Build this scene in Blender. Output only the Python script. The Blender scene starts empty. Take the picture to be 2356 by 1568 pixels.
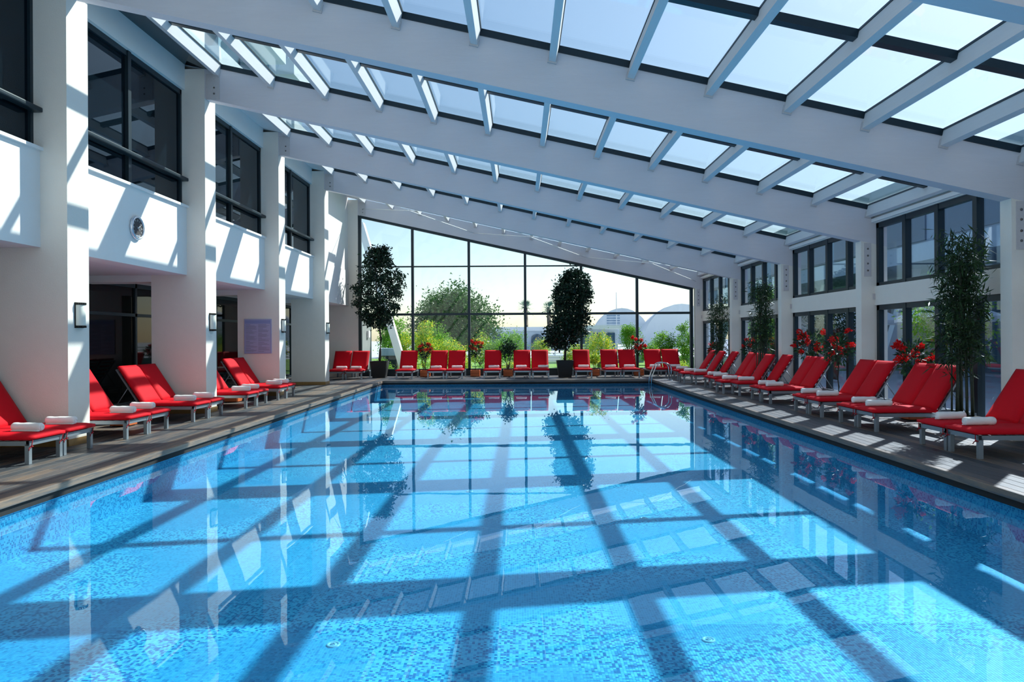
import bpy, bmesh, math, random
import numpy as np
from mathutils import Matrix, Vector, Euler

# ------------------------------------------------------------------ camera
SC = bpy.context.scene
COL = SC.collection
F_PX, CAM_H, ROLL, VPX, VPY = 1636.0, 1.5, 0.0058, 17.4, 7.0
cam_d = bpy.data.cameras.new('camera')
cam_d.sensor_width = 36.0
cam_d.lens = F_PX / 2356.0 * 36.0
cam_d.shift_x = -VPX / 2356.0
cam_d.shift_y = -VPY / 2356.0
cam_d.clip_end = 600
cam = bpy.data.objects.new('camera', cam_d)
COL.objects.link(cam)
cam.matrix_world = Matrix.Translation((0, 0, CAM_H)) @ Matrix.Rotation(math.radians(90), 4, 'X') @ Matrix.Rotation(-ROLL, 4, 'Z')
SC.camera = cam

# ------------------------------------------------------------------ sky, sun, exposure
SUN = Vector((0.77, 0.83, 1.0)).normalized()          # direction towards the sun
world = bpy.data.worlds.new('sky'); SC.world = world
world.use_nodes = True
wn = world.node_tree.nodes; wl = world.node_tree.links
sky = wn.new('ShaderNodeTexSky'); sky.sky_type = 'NISHITA'
sky.sun_disc = False
sky.sun_elevation = math.asin(SUN.z)
sky.sun_rotation = math.atan2(SUN.x, SUN.y)
sky.air_density = 1.0; sky.dust_density = 0.7; sky.ozone_density = 1.4
wl.new(sky.outputs[0], wn['Background'].inputs[0])
wn['Background'].inputs[1].default_value = 0.17
sun_d = bpy.data.lights.new('sun', 'SUN'); sun_d.energy = 8.5; sun_d.angle = math.radians(0.6)
sun_d.color = (1.0, 0.965, 0.92)
sun = bpy.data.objects.new('sun', sun_d); COL.objects.link(sun)
sun.rotation_euler = (-SUN).to_track_quat('-Z', 'Y').to_euler()
sun.location = SUN * 60
SC.view_settings.view_transform = 'Standard'
SC.view_settings.look = 'None'
SC.view_settings.exposure = 0.0
SC.view_settings.gamma = 1.0
SC.view_settings.use_curve_mapping = False

rnd = random.Random(7)
npr = np.random.default_rng(7)

def pix(x, y, Y):
    """a pixel of the 2356x1568 frame at distance Y -> world point"""
    u = x - 1178; v = y - 784
    a = u - ROLL * v - VPX; b = v + ROLL * u + VPY
    return Vector((a * Y / F_PX, Y, CAM_H - b * Y / F_PX))

# ------------------------------------------------------------------ materials
def mat(name, color=(0.8, 0.8, 0.8), rough=0.6, metal=0.0, spec=0.5, ior=1.45, noise=0.0, nscale=6.0, bump=0.0, bscale=60.0,
        stretch=(1, 1, 1), emission=None, trans=0.0):
    m = bpy.data.materials.new(name); m.use_nodes = True
    n = m.node_tree.nodes; l = m.node_tree.links
    b = n['Principled BSDF']
    b.inputs['Base Color'].default_value = (*color, 1)
    b.inputs['Roughness'].default_value = rough
    b.inputs['Metallic'].default_value = metal
    b.inputs['Specular IOR Level'].default_value = spec
    b.inputs['IOR'].default_value = ior
    if noise or bump:
        tc = n.new('ShaderNodeNewGeometry')
        mp = n.new('ShaderNodeMapping'); mp.inputs['Scale'].default_value = stretch
        l.new(tc.outputs['Position'], mp.inputs[0])
    if noise:
        t = n.new('ShaderNodeTexNoise'); t.inputs['Scale'].default_value = nscale; t.inputs['Detail'].default_value = 5
        l.new(mp.outputs[0], t.inputs[0])
        hs = n.new('ShaderNodeMix'); hs.data_type = 'RGBA'
        hs.inputs[6].default_value = (*[c * (1 - noise) for c in color], 1)
        hs.inputs[7].default_value = (*[min(1, c * (1 + noise)) for c in color], 1)
        l.new(t.outputs[0], hs.inputs[0]); l.new(hs.outputs[2], b.inputs['Base Color'])
    if bump:
        t2 = n.new('ShaderNodeTexNoise'); t2.inputs['Scale'].default_value = bscale; t2.inputs['Detail'].default_value = 4
        l.new(mp.outputs[0], t2.inputs[0])
        bp = n.new('ShaderNodeBump'); bp.inputs['Strength'].default_value = bump; bp.inputs['Distance'].default_value = 0.01
        l.new(t2.outputs[0], bp.inputs['Height']); l.new(bp.outputs[0], b.inputs['Normal'])
    if emission:
        b.inputs['Emission Color'].default_value = (*emission[:3], 1); b.inputs['Emission Strength'].default_value = emission[3]
    return m

def tint_spec(m, c):
    m.node_tree.nodes['Principled BSDF'].inputs['Specular Tint'].default_value = (*c, 1); return m

def glass_mat(name, tint, ior=1.5, rough=0.0, bump=0.0, gcol=(1, 1, 1)):
    """clear pane: see-through tint plus a Fresnel mirror"""
    m = bpy.data.materials.new(name); m.use_nodes = True
    n = m.node_tree.nodes; l = m.node_tree.links; n.clear()
    out = n.new('ShaderNodeOutputMaterial'); mix = n.new('ShaderNodeMixShader')
    tr = n.new('ShaderNodeBsdfTransparent'); tr.inputs[0].default_value = (*tint, 1)
    gl = n.new('ShaderNodeBsdfGlossy'); gl.inputs['Roughness'].default_value = rough; gl.inputs[0].default_value = (*gcol, 1)
    # Schlick reflectance, the same from both faces of a pane
    f0 = ((ior - 1) / (ior + 1)) ** 2
    ge = n.new('ShaderNodeNewGeometry')
    dt = n.new('ShaderNodeVectorMath'); dt.operation = 'DOT_PRODUCT'
    l.new(ge.outputs['Incoming'], dt.inputs[0]); l.new(ge.outputs['Normal'], dt.inputs[1])
    def mth(op, a, b):
        k = n.new('ShaderNodeMath'); k.operation = op
        for i, q in enumerate((a, b)):
            if q is None: continue
            if isinstance(q, (int, float)): k.inputs[i].default_value = q
            else: l.new(q, k.inputs[i])
        return k.outputs[0]
    c = mth('SUBTRACT', 1.0, mth('ABSOLUTE', dt.outputs['Value'], None))
    fac = mth('ADD', mth('MULTIPLY', mth('POWER', c, 5.0), 1 - f0), f0)
    l.new(fac, mix.inputs[0]); l.new(tr.outputs[0], mix.inputs[1]); l.new(gl.outputs[0], mix.inputs[2])
    l.new(mix.outputs[0], out.inputs[0])
    if bump:
        g = n.new('ShaderNodeNewGeometry')
        mp = n.new('ShaderNodeMapping'); mp.inputs['Scale'].default_value = (0.9, 0.35, 1)
        l.new(g.outputs['Position'], mp.inputs[0])
        t = n.new('ShaderNodeTexNoise'); t.inputs['Scale'].default_value = 3.2; t.inputs['Detail'].default_value = 2
        l.new(mp.outputs[0], t.inputs[0])
        bp = n.new('ShaderNodeBump'); bp.inputs['Strength'].default_value = bump; bp.inputs['Distance'].default_value = 0.02
        l.new(t.outputs[0], bp.inputs['Height'])
        l.new(bp.outputs[0], gl.inputs['Normal'])
    return m

def mosaic(name, axes, speckle=True):
    """25 mm glass mosaic: one random shade per tile, swirling speckled bands, pale grout"""
    m = bpy.data.materials.new(name); m.use_nodes = True
    n = m.node_tree.nodes; l = m.node_tree.links; b = n['Principled BSDF']
    g = n.new('ShaderNodeNewGeometry'); sp = n.new('ShaderNodeSeparateXYZ'); l.new(g.outputs['Position'], sp.inputs[0])
    cb = n.new('ShaderNodeCombineXYZ')
    l.new(sp.outputs[axes[0]], cb.inputs[0]); l.new(sp.outputs[axes[1]], cb.inputs[1])
    sc = n.new('ShaderNodeVectorMath'); sc.operation = 'SCALE'; sc.inputs['Scale'].default_value = 1 / 0.020
    l.new(cb.outputs[0], sc.inputs[0])
    fl = n.new('ShaderNodeVectorMath'); fl.operation = 'FLOOR'; l.new(sc.outputs[0], fl.inputs[0])
    fc = n.new('ShaderNodeVectorMath'); fc.operation = 'FRACTION'; l.new(sc.outputs[0], fc.inputs[0])
    wn_ = n.new('ShaderNodeTexWhiteNoise'); wn_.noise_dimensions = '2D'; l.new(fl.outputs[0], wn_.inputs['Vector'])
    # plain field: close shades
    rp = n.new('ShaderNodeValToRGB'); e = rp.color_ramp.elements
    e[0].position = 0; e[0].color = (0.042, 0.267, 0.497, 1); e[1].position = 1; e[1].color = (0.099, 0.467, 0.703, 1)
    x = e.new(0.25); x.color = (0.065, 0.360, 0.600, 1)
    l.new(wn_.outputs[0], rp.inputs[0])
    # speckled field: light tiles with dark ones strewn between
    rs = n.new('ShaderNodeValToRGB'); rs.color_ramp.interpolation = 'CONSTANT'; e = rs.color_ramp.elements
    e[0].position = 0; e[0].color = (0.023, 0.167, 0.394, 1); e[1].position = 0.22; e[1].color = (0.050, 0.300, 0.540, 1)
    x = e.new(0.42); x.color = (0.114, 0.517, 0.736, 1); x = e.new(0.75); x.color = (0.164, 0.601, 0.788, 1)
    l.new(wn_.outputs[0], rs.inputs[0])
    mixc = n.new('ShaderNodeMix'); mixc.data_type = 'RGBA'
    if speckle:
        mp = n.new('ShaderNodeVectorMath'); mp.operation = 'SCALE'; mp.inputs['Scale'].default_value = 0.020
        l.new(fl.outputs[0], mp.inputs[0])
        # big overlapping discs of pattern
        wv = n.new('ShaderNodeTexVoronoi'); wv.inputs['Scale'].default_value = 0.42; wv.voronoi_dimensions = '2D'
        l.new(mp.outputs[0], wv.inputs['Vector'])
        nz = n.new('ShaderNodeTexNoise'); nz.inputs['Scale'].default_value = 40; l.new(mp.outputs[0], nz.inputs[0])
        ad = n.new('ShaderNodeMath'); ad.operation = 'MULTIPLY_ADD'; ad.inputs[1].default_value = 0.25
        l.new(nz.outputs[0], ad.inputs[0]); l.new(wv.outputs['Distance'], ad.inputs[2])
        pr = n.new('ShaderNodeValToRGB'); e = pr.color_ramp.elements
        e[0].position = 0.38; e[0].color = (0, 0, 0, 1); e[1].position = 0.44; e[1].color = (1, 1, 1, 1)
        y2 = e.new(0.68); y2.color = (1, 1, 1, 1); y3 = e.new(0.74); y3.color = (0, 0, 0, 1)
        l.new(ad.outputs[0], pr.inputs[0]); l.new(pr.outputs[0], mixc.inputs[0])
    else:
        mixc.inputs[0].default_value = 0.6
    l.new(rp.outputs[0], mixc.inputs[6]); l.new(rs.outputs[0], mixc.inputs[7])
    # grout: near a tile edge
    s2 = n.new('ShaderNodeSeparateXYZ'); l.new(fc.outputs[0], s2.inputs[0])
    mns = []
    for i in (0, 1):
        a = n.new('ShaderNodeMath'); a.operation = 'LESS_THAN'; a.inputs[1].default_value = 0.1
        l.new(s2.outputs[i], a.inputs[0]); mns.append(a)
    mx = n.new('ShaderNodeMath'); mx.operation = 'MAXIMUM'; l.new(mns[0].outputs[0], mx.inputs[0]); l.new(mns[1].outputs[0], mx.inputs[1])
    gm = n.new('ShaderNodeMix'); gm.data_type = 'RGBA'; gm.inputs[7].default_value = (0.188, 0.618, 0.771, 1)
    l.new(mx.outputs[0], gm.inputs[0]); l.new(mixc.outputs[2], gm.inputs[6])
    l.new(gm.outputs[2], b.inputs['Base Color'])
    b.inputs['Roughness'].default_value = 0.45
    bp = n.new('ShaderNodeBump'); bp.invert = True; bp.inputs['Strength'].default_value = 0.3; bp.inputs['Distance'].default_value = 0.003
    l.new(mx.outputs[0], bp.inputs['Height']); l.new(bp.outputs[0], b.inputs['Normal'])
    return m

def wood_mat(name, c1, c2, c3, stretch, rough=0.5):
    """weathered boards: per-board shade, streaky grain, rusty patches"""
    m = bpy.data.materials.new(name); m.use_nodes = True
    n = m.node_tree.nodes; l = m.node_tree.links; b = n['Principled BSDF']
    g = n.new('ShaderNodeNewGeometry'); mp = n.new('ShaderNodeMapping'); mp.inputs['Scale'].default_value = stretch
    l.new(g.outputs['Position'], mp.inputs[0])
    t = n.new('ShaderNodeTexNoise'); t.inputs['Scale'].default_value = 5; t.inputs['Detail'].default_value = 6; t.inputs['Roughness'].default_value = 0.7
    l.new(mp.outputs[0], t.inputs[0])
    oi = n.new('ShaderNodeObjectInfo')
    ad = n.new('ShaderNodeMath'); ad.operation = 'MULTIPLY_ADD'; ad.inputs[1].default_value = 0.35; l.new(oi.outputs['Random'], ad.inputs[0])
    sb = n.new('ShaderNodeMath'); sb.operation = 'SUBTRACT'; sb.inputs[1].default_value = 0.17; l.new(t.outputs[0], sb.inputs[0]); l.new(sb.outputs[0], ad.inputs[2])
    r = n.new('ShaderNodeValToRGB'); e = r.color_ramp.elements
    e[0].position = 0.25; e[0].color = (*c1, 1); e[1].position = 0.78; e[1].color = (*c3, 1)
    x = e.new(0.5); x.color = (*c2, 1)
    l.new(ad.outputs[0], r.inputs[0]); l.new(r.outputs[0], b.inputs['Base Color'])
    b.inputs['Roughness'].default_value = rough
    bp = n.new('ShaderNodeBump'); bp.inputs['Strength'].default_value = 0.35; bp.inputs['Distance'].default_value = 0.006
    l.new(t.outputs[0], bp.inputs['Height']); l.new(bp.outputs[0], b.inputs['Normal'])
    return m

def leaf_mat(name, c1, c2, rough=0.45, transl=0.25, c3=None, w3=0.0):
    m = bpy.data.materials.new(name); m.use_nodes = True
    n = m.node_tree.nodes; l = m.node_tree.links; n.clear()
    out = n.new('ShaderNodeOutputMaterial')
    g = n.new('ShaderNodeNewGeometry')
    r = n.new('ShaderNodeValToRGB'); e = r.color_ramp.elements
    e[0].color = (*c1, 1); e[1].color = (*c2, 1)
    if c3:
        e[1].position = 1 - w3; k = e.new(min(0.999, 1 - w3 + 0.02)); k.color = (*c3, 1)
    l.new(g.outputs['Random Per Island'], r.inputs[0])
    d = n.new('ShaderNodeBsdfPrincipled'); d.inputs['Roughness'].default_value = rough; d.inputs['Specular IOR Level'].default_value = 0.25
    t = n.new('ShaderNodeBsdfTranslucent'); mx = n.new('ShaderNodeMixShader'); mx.inputs[0].default_value = transl
    l.new(r.outputs[0], d.inputs['Base Color']); l.new(r.outputs[0], t.inputs[0])
    l.new(d.outputs[0], mx.inputs[1]); l.new(t.outputs[0], mx.inputs[2]); l.new(mx.outputs[0], out.inputs[0])
    return m

M = {
    'plaster': mat('white_plaster', (0.86, 0.84, 0.81), 0.85, noise=0.02, bump=0.15, bscale=45),
    'soffit': mat('soffit_paint', (0.80, 0.78, 0.77), 0.85, noise=0.02),
    'column': mat('cream_plaster', (0.80, 0.755, 0.69), 0.85, noise=0.03, bump=0.3, bscale=70),
    'beam': mat('painted_concrete_beam', (0.67, 0.64, 0.67), 0.75, noise=0.04, nscale=9, bump=0.25, bscale=40, stretch=(0.3, 1, 3)),
    'purlin': mat('painted_timber_purlin', (0.70, 0.675, 0.675), 0.7, noise=0.05, nscale=14, bump=0.2, bscale=50, stretch=(3, 0.3, 3)),
    'plate': mat('painted_steel_plate', (0.58, 0.54, 0.54), 0.55, noise=0.08, nscale=30),
    'bolt': mat('bolt_steel', (0.18, 0.16, 0.15), 0.5, 0.7),
    'dframe': mat('dark_aluminium_frame', (0.012, 0.026, 0.036), 0.4, 0.2),
    'glass': glass_mat('clear_glass', (0.95, 0.985, 0.985), 1.3),
    'rglass': glass_mat('roof_glass', (0.92, 0.985, 0.975), 1.25),
    'bglass': glass_mat('blue_tinted_glass', (0.86, 0.93, 0.99), 1.6, gcol=(0.8, 0.9, 1.0)),
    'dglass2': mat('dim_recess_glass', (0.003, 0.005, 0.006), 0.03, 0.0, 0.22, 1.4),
    'dglass': mat('dark_mirror_glass', (0.003, 0.007, 0.011), 0.02, 0.0, 0.42, 1.5),
    'water': glass_mat('pool_water', (0.54, 0.86, 0.985), 1.333, 0.0, bump=0.03, gcol=(0.80, 0.92, 1.0)),
    'mosaic': mosaic('pool_mosaic', (0, 1)),
    'mosaic_x': mosaic('pool_mosaic_side', (1, 2), False),
    'mosaic_y': mosaic('pool_mosaic_end', (0, 2), False),
    'deck_l': wood_mat('deck_boards', (0.022, 0.028, 0.036), (0.068, 0.072, 0.078), (0.22, 0.145, 0.095), (9, 0.55, 9)),
    'deck_f': wood_mat('deck_boards_across', (0.022, 0.028, 0.036), (0.068, 0.072, 0.078), (0.22, 0.145, 0.095), (0.55, 9, 9)),
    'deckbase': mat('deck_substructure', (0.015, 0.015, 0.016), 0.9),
    'red': mat('red_canvas', (0.60, 0.003, 0.013), 0.75, noise=0.06, nscale=20, bump=0.12, bscale=120, spec=0.2),
    'redtie': mat('red_ribbon', (0.30, 0.006, 0.015), 0.8),
    'alu': mat('grey_painted_aluminium', (0.27, 0.32, 0.37), 0.35, 0.55),
    'towel': mat('white_terry', (0.88, 0.88, 0.87), 0.95, bump=0.5, bscale=180),
    'pot': mat('black_resin', (0.008, 0.008, 0.010), 0.6),
    'soil': mat('soil', (0.03, 0.02, 0.014), 0.95, noise=0.4, nscale=40),
    'owood': mat('orange_stained_wood', (0.50, 0.115, 0.030), 0.55, noise=0.25, nscale=8, stretch=(0.6, 0.6, 8)),
    'bark': mat('grey_bark', (0.13, 0.105, 0.08), 0.9, noise=0.3, nscale=25, bump=0.5),
    'dbark': mat('dark_bark', (0.035, 0.03, 0.025), 0.9, noise=0.3, nscale=25),
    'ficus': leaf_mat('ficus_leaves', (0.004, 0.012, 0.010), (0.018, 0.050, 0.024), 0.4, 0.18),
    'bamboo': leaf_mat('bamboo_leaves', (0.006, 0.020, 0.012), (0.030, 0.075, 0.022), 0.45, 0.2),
    'culm': mat('bamboo_culm', (0.020, 0.032, 0.016), 0.45),
    'gardn': leaf_mat('garden_leaves', (0.06, 0.22, 0.02), (0.30, 0.55, 0.05), 0.5, 0.4),
    'gardy': leaf_mat('yellow_green_leaves', (0.10, 0.30, 0.02), (0.42, 0.60, 0.05), 0.5, 0.4, (0.95, 0.72, 0.04), 0.22),
    'pine': leaf_mat('pine_needles', (0.02, 0.09, 0.026), (0.12, 0.25, 0.055), 0.6, 0.18),
    'palm': leaf_mat('palm_fronds', (0.015, 0.07, 0.06), (0.05, 0.16, 0.10), 0.5, 0.2),
    'dleaf': leaf_mat('deep_green_leaves', (0.008, 0.035, 0.016), (0.03, 0.085, 0.035), 0.5, 0.2),
    'flower': leaf_mat('red_petals', (0.55, 0.004, 0.006), (0.85, 0.02, 0.02), 0.6, 0.3),
    'grass': mat('lawn', (0.14, 0.30, 0.045), 0.95, noise=0.45, nscale=3.0, bump=0.6, bscale=60),
    'paving': mat('pale_paving', (0.46, 0.50, 0.56), 0.8, noise=0.1, nscale=3),
    'white': mat('white_paint', (0.88, 0.88, 0.88), 0.5),
    'canvas': mat('white_tensile_canvas', (0.90, 0.92, 0.94), 0.8),
    'bluegrey': mat('blue_grey_panel', (0.28, 0.38, 0.50), 0.6, noise=0.1),
    'bldg': mat('pale_blue_render', (0.58, 0.66, 0.74), 0.85, noise=0.05, nscale=1.0),
    'orender': mat('shade_toned_render', (0.20, 0.22, 0.21), 0.9, noise=0.15, nscale=2.5),  # grey render, darkened so the wall's shade sits in its colour
    'hotel': mat('blue_hotel_render', (0.17, 0.31, 0.42), 0.85, noise=0.06, nscale=1.0),
    'winblue': mat('far_window_glass', (0.05, 0.10, 0.16), 0.15),
    'steel': mat('polished_steel', (0.62, 0.66, 0.70), 0.18, 1.0),
    'silver': mat('silver_plastic', (0.62, 0.66, 0.72), 0.25, 0.7),
    'clockface': mat('dark_clock_face', (0.055, 0.048, 0.052), 0.6),
    'cream': mat('cream_glass_shade', (0.80, 0.79, 0.70), 0.35),
    'black': mat('black_iron', (0.008, 0.008, 0.008), 0.5, 0.3),
    'board': mat('lavender_board', (0.40, 0.42, 0.62), 0.4),
    'boardhead': mat('blue_board_header', (0.26, 0.32, 0.58), 0.4),
    'print': mat('grey_print', (0.22, 0.22, 0.34), 0.6),
    'amber': mat('amber_wood_skirting', (0.34, 0.19, 0.06), 0.45, noise=0.2, nscale=20),
    'drain': mat('white_drain_cover', (0.34, 0.58, 0.72), 0.4),
}

tint_spec(M['dglass'], (0.45, 0.72, 1.0))

# ------------------------------------------------------------------ mesh helpers
def add_box(bm, x0, x1, y0, y1, z0, z1, bevel=0.0, mx=None):
    x0, x1 = min(x0, x1), max(x0, x1); y0, y1 = min(y0, y1), max(y0, y1); z0, z1 = min(z0, z1), max(z0, z1)
    vs = [bm.verts.new((x, y, z)) for x in (x0, x1) for y in (y0, y1) for z in (z0, z1)]
    fs = [bm.faces.new([vs[i] for i in q]) for q in ((0, 1, 3, 2), (4, 6, 7, 5), (0, 4, 5, 1), (2, 3, 7, 6), (0, 2, 6, 4), (1, 5, 7, 3))]
    if bevel:
        ed = {e for f in fs for e in f.edges}
        r = bmesh.ops.bevel(bm, geom=list(ed), offset=bevel, segments=2, profile=0.6, affect='EDGES')
        vs = list({v for v in vs if v.is_valid} | set(r['verts']))
    if mx is not None:
        bmesh.ops.transform(bm, matrix=mx, verts=[v for v in vs if v.is_valid])
    return vs

def add_tube(bm, pts, r, seg=8, cap=True, r1=None):
    pts = [Vector(p) for p in pts]; rings = []
    n = len(pts)
    up = Vector((0, 0, 1))
    for i, p in enumerate(pts):
        d = (pts[min(i + 1, n - 1)] - pts[max(i - 1, 0)]).normalized()
        a = d.cross(up)
        if a.length < 1e-3: a = d.cross(Vector((1, 0, 0)))
        a.normalize(); b = d.cross(a).normalized()
        rr = r if r1 is None else r + (r1 - r) * i / max(1, n - 1)
        rings.append([bm.verts.new(p + (a * math.cos(t) + b * math.sin(t)) * rr) for t in [2 * math.pi * k / seg for k in range(seg)]])
    for i in range(n - 1):
        for k in range(seg):
            f = bm.faces.new([rings[i][k], rings[i][(k + 1) % seg], rings[i + 1][(k + 1) % seg], rings[i + 1][k]]); f.smooth = True
    if cap:
        bm.faces.new(rings[0]); bm.faces.new(rings[-1][::-1])

def add_lathe(bm, prof, seg=24, c=(0, 0, 0), axis='Z', a0=0, a1=2 * math.pi, smooth=True):
    rings = []; full = abs(a1 - a0 - 2 * math.pi) < 1e-6
    cnt = seg if full else seg + 1
    for r, h in prof:
        ring = []
        for k in range(cnt):
            t = a0 + (a1 - a0) * k / seg
            p = (r * math.cos(t), r * math.sin(t), h)
            if axis == 'X': p = (h, r * math.cos(t), r * math.sin(t))
            elif axis == 'Y': p = (r * math.cos(t), h, r * math.sin(t))
            ring.append(bm.verts.new((p[0] + c[0], p[1] + c[1], p[2] + c[2])))
        rings.append(ring)
    for i in range(len(rings) - 1):
        for k in range(cnt if full else cnt - 1):
            try:
                f = bm.faces.new([rings[i][k], rings[i][(k + 1) % cnt], rings[i + 1][(k + 1) % cnt], rings[i + 1][k]]); f.smooth = smooth
            except ValueError: pass
    return rings

def add_prism_xz(bm, poly, y0, y1):
    a = [bm.verts.new((x, y0, z)) for x, z in poly]; b = [bm.verts.new((x, y1, z)) for x, z in poly]
    n = len(poly)
    for i in range(n): bm.faces.new([a[i], a[(i + 1) % n], b[(i + 1) % n], b[i]])
    bm.faces.new(a[::-1]); bm.faces.new(b)

def mesh_of(bm, name, m=None):
    bmesh.ops.recalc_face_normals(bm, faces=bm.faces)
    me = bpy.data.meshes.new(name); bm.to_mesh(me); bm.free()
    if m is not None: me.materials.append(M[m] if isinstance(m, str) else m)
    return me

def obj(name, me, parent=None, loc=None, rotz=0.0):
    o = bpy.data.objects.new(name, me); COL.objects.link(o)
    if parent is not None: o.parent = parent
    if loc is not None: o.location = loc
    if rotz: o.rotation_euler = (0, 0, rotz)
    return o

def tag(o, label=None, cat=None, group=None, kind=None):
    if label: o['label'] = label
    if cat: o['category'] = cat
    if group: o['group'] = group
    if kind: o['kind'] = kind
    return o

def empty(name, loc=(0, 0, 0), rotz=0.0, **kw):
    o = bpy.data.objects.new(name, None); COL.objects.link(o)
    o.location = loc; o.rotation_euler = (0, 0, rotz); o.empty_display_size = 0.1
    return tag(o, **kw)

def box_obj(name, x0, x1, y0, y1, z0, z1, m, parent=None, bevel=0.0):
    bm = bmesh.new(); add_box(bm, x0, x1, y0, y1, z0, z1, bevel)
    return obj(name, mesh_of(bm, name, m), parent)

def boxes_obj(name, lst, m, parent=None, bevel=0.0):
    bm = bmesh.new()
    for b in lst: add_box(bm, *b, bevel=bevel)
    return obj(name, mesh_of(bm, name, m), parent)

def copy_tree(o, parent=None):
    c = o.copy(); COL.objects.link(c); c.parent = parent
    for ch in list(o.children): copy_tree(ch, c)
    return c

def raw_mesh(name, V, Fc, m):
    me = bpy.data.meshes.new(name); me.from_pydata(V.tolist(), [], Fc.tolist()); me.update()
    me.materials.append(M[m] if isinstance(m, str) else m)
    return me

def leaf_cloud(name, pts, size, m, asp=0.45, droop=0.3, var=0.4, seed=1):
    """one pointed four-cornered leaf per point, folded along its midrib"""
    r = np.random.default_rng(seed); n = len(pts)
    d = r.normal(size=(n, 3)); d[:, 2] -= droop; d /= np.linalg.norm(d, axis=1)[:, None]
    s = np.cross(d, r.normal(size=(n, 3))); s /= np.linalg.norm(s, axis=1)[:, None]
    L = size * (1 + var * r.uniform(-1, 1, n))[:, None]
    P = np.asarray(pts)
    V = np.empty((n, 4, 3))
    V[:, 0] = P; V[:, 1] = P + d * L * 0.45 + s * L * asp * 0.5
    V[:, 2] = P + d * L; V[:, 3] = P + d * L * 0.45 - s * L * asp * 0.5
    Fc = np.arange(n * 4).reshape(n, 4)
    return raw_mesh(name, V.reshape(-1, 3), Fc, m)

def ball_points(n, c, rx, ry, rz, r, shell=0.55, lumps=0, seed=1):
    q = np.random.default_rng(seed)
    d = q.normal(size=(n, 3)); d /= np.linalg.norm(d, axis=1)[:, None]
    rad = (shell + (1 - shell) * q.random(n)) ** 0.6
    if lumps:
        ld = q.normal(size=(lumps, 3)); ld /= np.linalg.norm(ld, axis=1)[:, None]
        dots = d @ ld.T
        rad *= 0.80 + 0.26 * np.clip((dots.max(axis=1) - 0.75) / 0.25, 0, 1)
    return np.array(c) + d * rad[:, None] * np.array([rx, ry, rz])

# ------------------------------------------------------------------ key dimensions
GY = [-3.23, 1.20, 5.63, 10.06, 14.49, 18.92, 23.35, 28.20]     # grid of frames along the pool
NAMES_K = ['behind the camera', 'beside the camera', 'nearest the camera', 'first', 'second', 'third', 'fourth', 'end']
XL, XR = -6.39, 6.97          # inner faces of left and right columns
XPL, XWR = -6.77, 7.32        # parapet face on the left, glazing plane on the right
XGL = -9.0                    # ground-floor glass on the left
SL = 0.2232
def zb(x): return 4.9886 - SL * x                               # underside of the roof beams
BD = 0.67                                                        # beam depth
POOL = (-4.90, 4.80, 0.8, 25.45)
WZ = -0.16; FZ = -0.60
DECK_L, DECK_R, DECK_F, DECK_N = -4.85, 4.70, 25.35, 0.85
TH = math.atan(SL)

# ------------------------------------------------------------------ pool
pool = empty('swimming_pool', (0, 13, FZ), label='long rectangular indoor pool lined with blue mosaic tiles', cat='pool')
pool_off = Matrix.Translation((0, 13, FZ)).inverted()
def pool_part(name, b, m):
    o = box_obj(name, *b, m, pool); o.matrix_parent_inverse = pool_off; return o
x0, x1, y0, y1 = POOL
pool_part('pool_floor', (x0 - .1, x1 + .1, y0 - .1, y1 + .1, FZ - 0.1, FZ), 'mosaic')
pool_part('side_wall', (x0 - .1, x0, y0 - .1, y1 + .1, FZ, -0.09), 'mosaic_x')
pool_part('side_wall', (x1, x1 + .1, y0 - .1, y1 + .1, FZ, -0.09), 'mosaic_x')
pool_part('end_wall', (x0, x1, y1, y1 + .1, FZ, -0.09), 'mosaic_y')
pool_part('end_wall', (x0, x1, y0 - .1, y0, FZ, -0.09), 'mosaic_y')
bm = bmesh.new()
add_lathe(bm, [(0.0, .010), (.020, .010), (.023, .004), (.030, .004), (.033, .010), (.045, .009), (.050, 0.0)], 28)
drain_me = mesh_of(bm, 'drain_cover', 'drain')
bm = bmesh.new()
for k in range(3):
    a = k * 2.094; add_box(bm, -.003, .003, .003, .018, .0100, .013, mx=Matrix.Rotation(a, 4, 'Z'))
drain_gr = mesh_of(bm, 'drain_grille', 'bluegrey')
for (px, py) in ((767, 1483), (1630, 1472), (1481, 1192), (1080, 1130), (700, 1130)):
    b = py - 784 + ROLL * (px - 1178) + VPY
    Yd = (CAM_H - FZ) * F_PX / b
    p = pix(px, py, Yd)
    o = obj('drain_cover', drain_me, pool); o.matrix_parent_inverse = pool_off; o.location = (p.x, p.y, FZ)
    g = obj('drain_grille', drain_gr, o)
TP = 0.020
ii = np.arange(math.ceil(x0 / TP), math.floor(x1 / TP) - 1); jj = np.arange(int(2.9 / TP), int(5.2 / TP))
gx, gy = np.meshgrid(ii, jj); gx = gx.ravel(); gy = gy.ravel(); nt = len(gx)
ax, bx, ay, by = (gx + .1) * TP, (gx + .985) * TP, (gy + .1) * TP, (gy + .985) * TP
za, zc = np.full(nt, FZ - .001), np.full(nt, FZ + .0018)
V = np.stack([np.stack(c, 1) for c in ((ax, ay, za), (bx, ay, za), (bx, by, za), (ax, by, za), (ax, ay, zc), (bx, ay, zc), (bx, by, zc), (ax, by, zc))], 1).reshape(-1, 3)
base = (np.arange(nt) * 8)[:, None, None]
Fq = (base + np.array([[4, 5, 6, 7], [0, 1, 5, 4], [1, 2, 6, 5], [2, 3, 7, 6], [3, 0, 4, 7]])[None]).reshape(-1, 4)
o = obj('mosaic_tiles', raw_mesh('mosaic_tiles', V, Fq, 'mosaic'), pool); o.matrix_parent_inverse = pool_off; tag(o, kind='stuff')
bm = bmesh.new()
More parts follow.
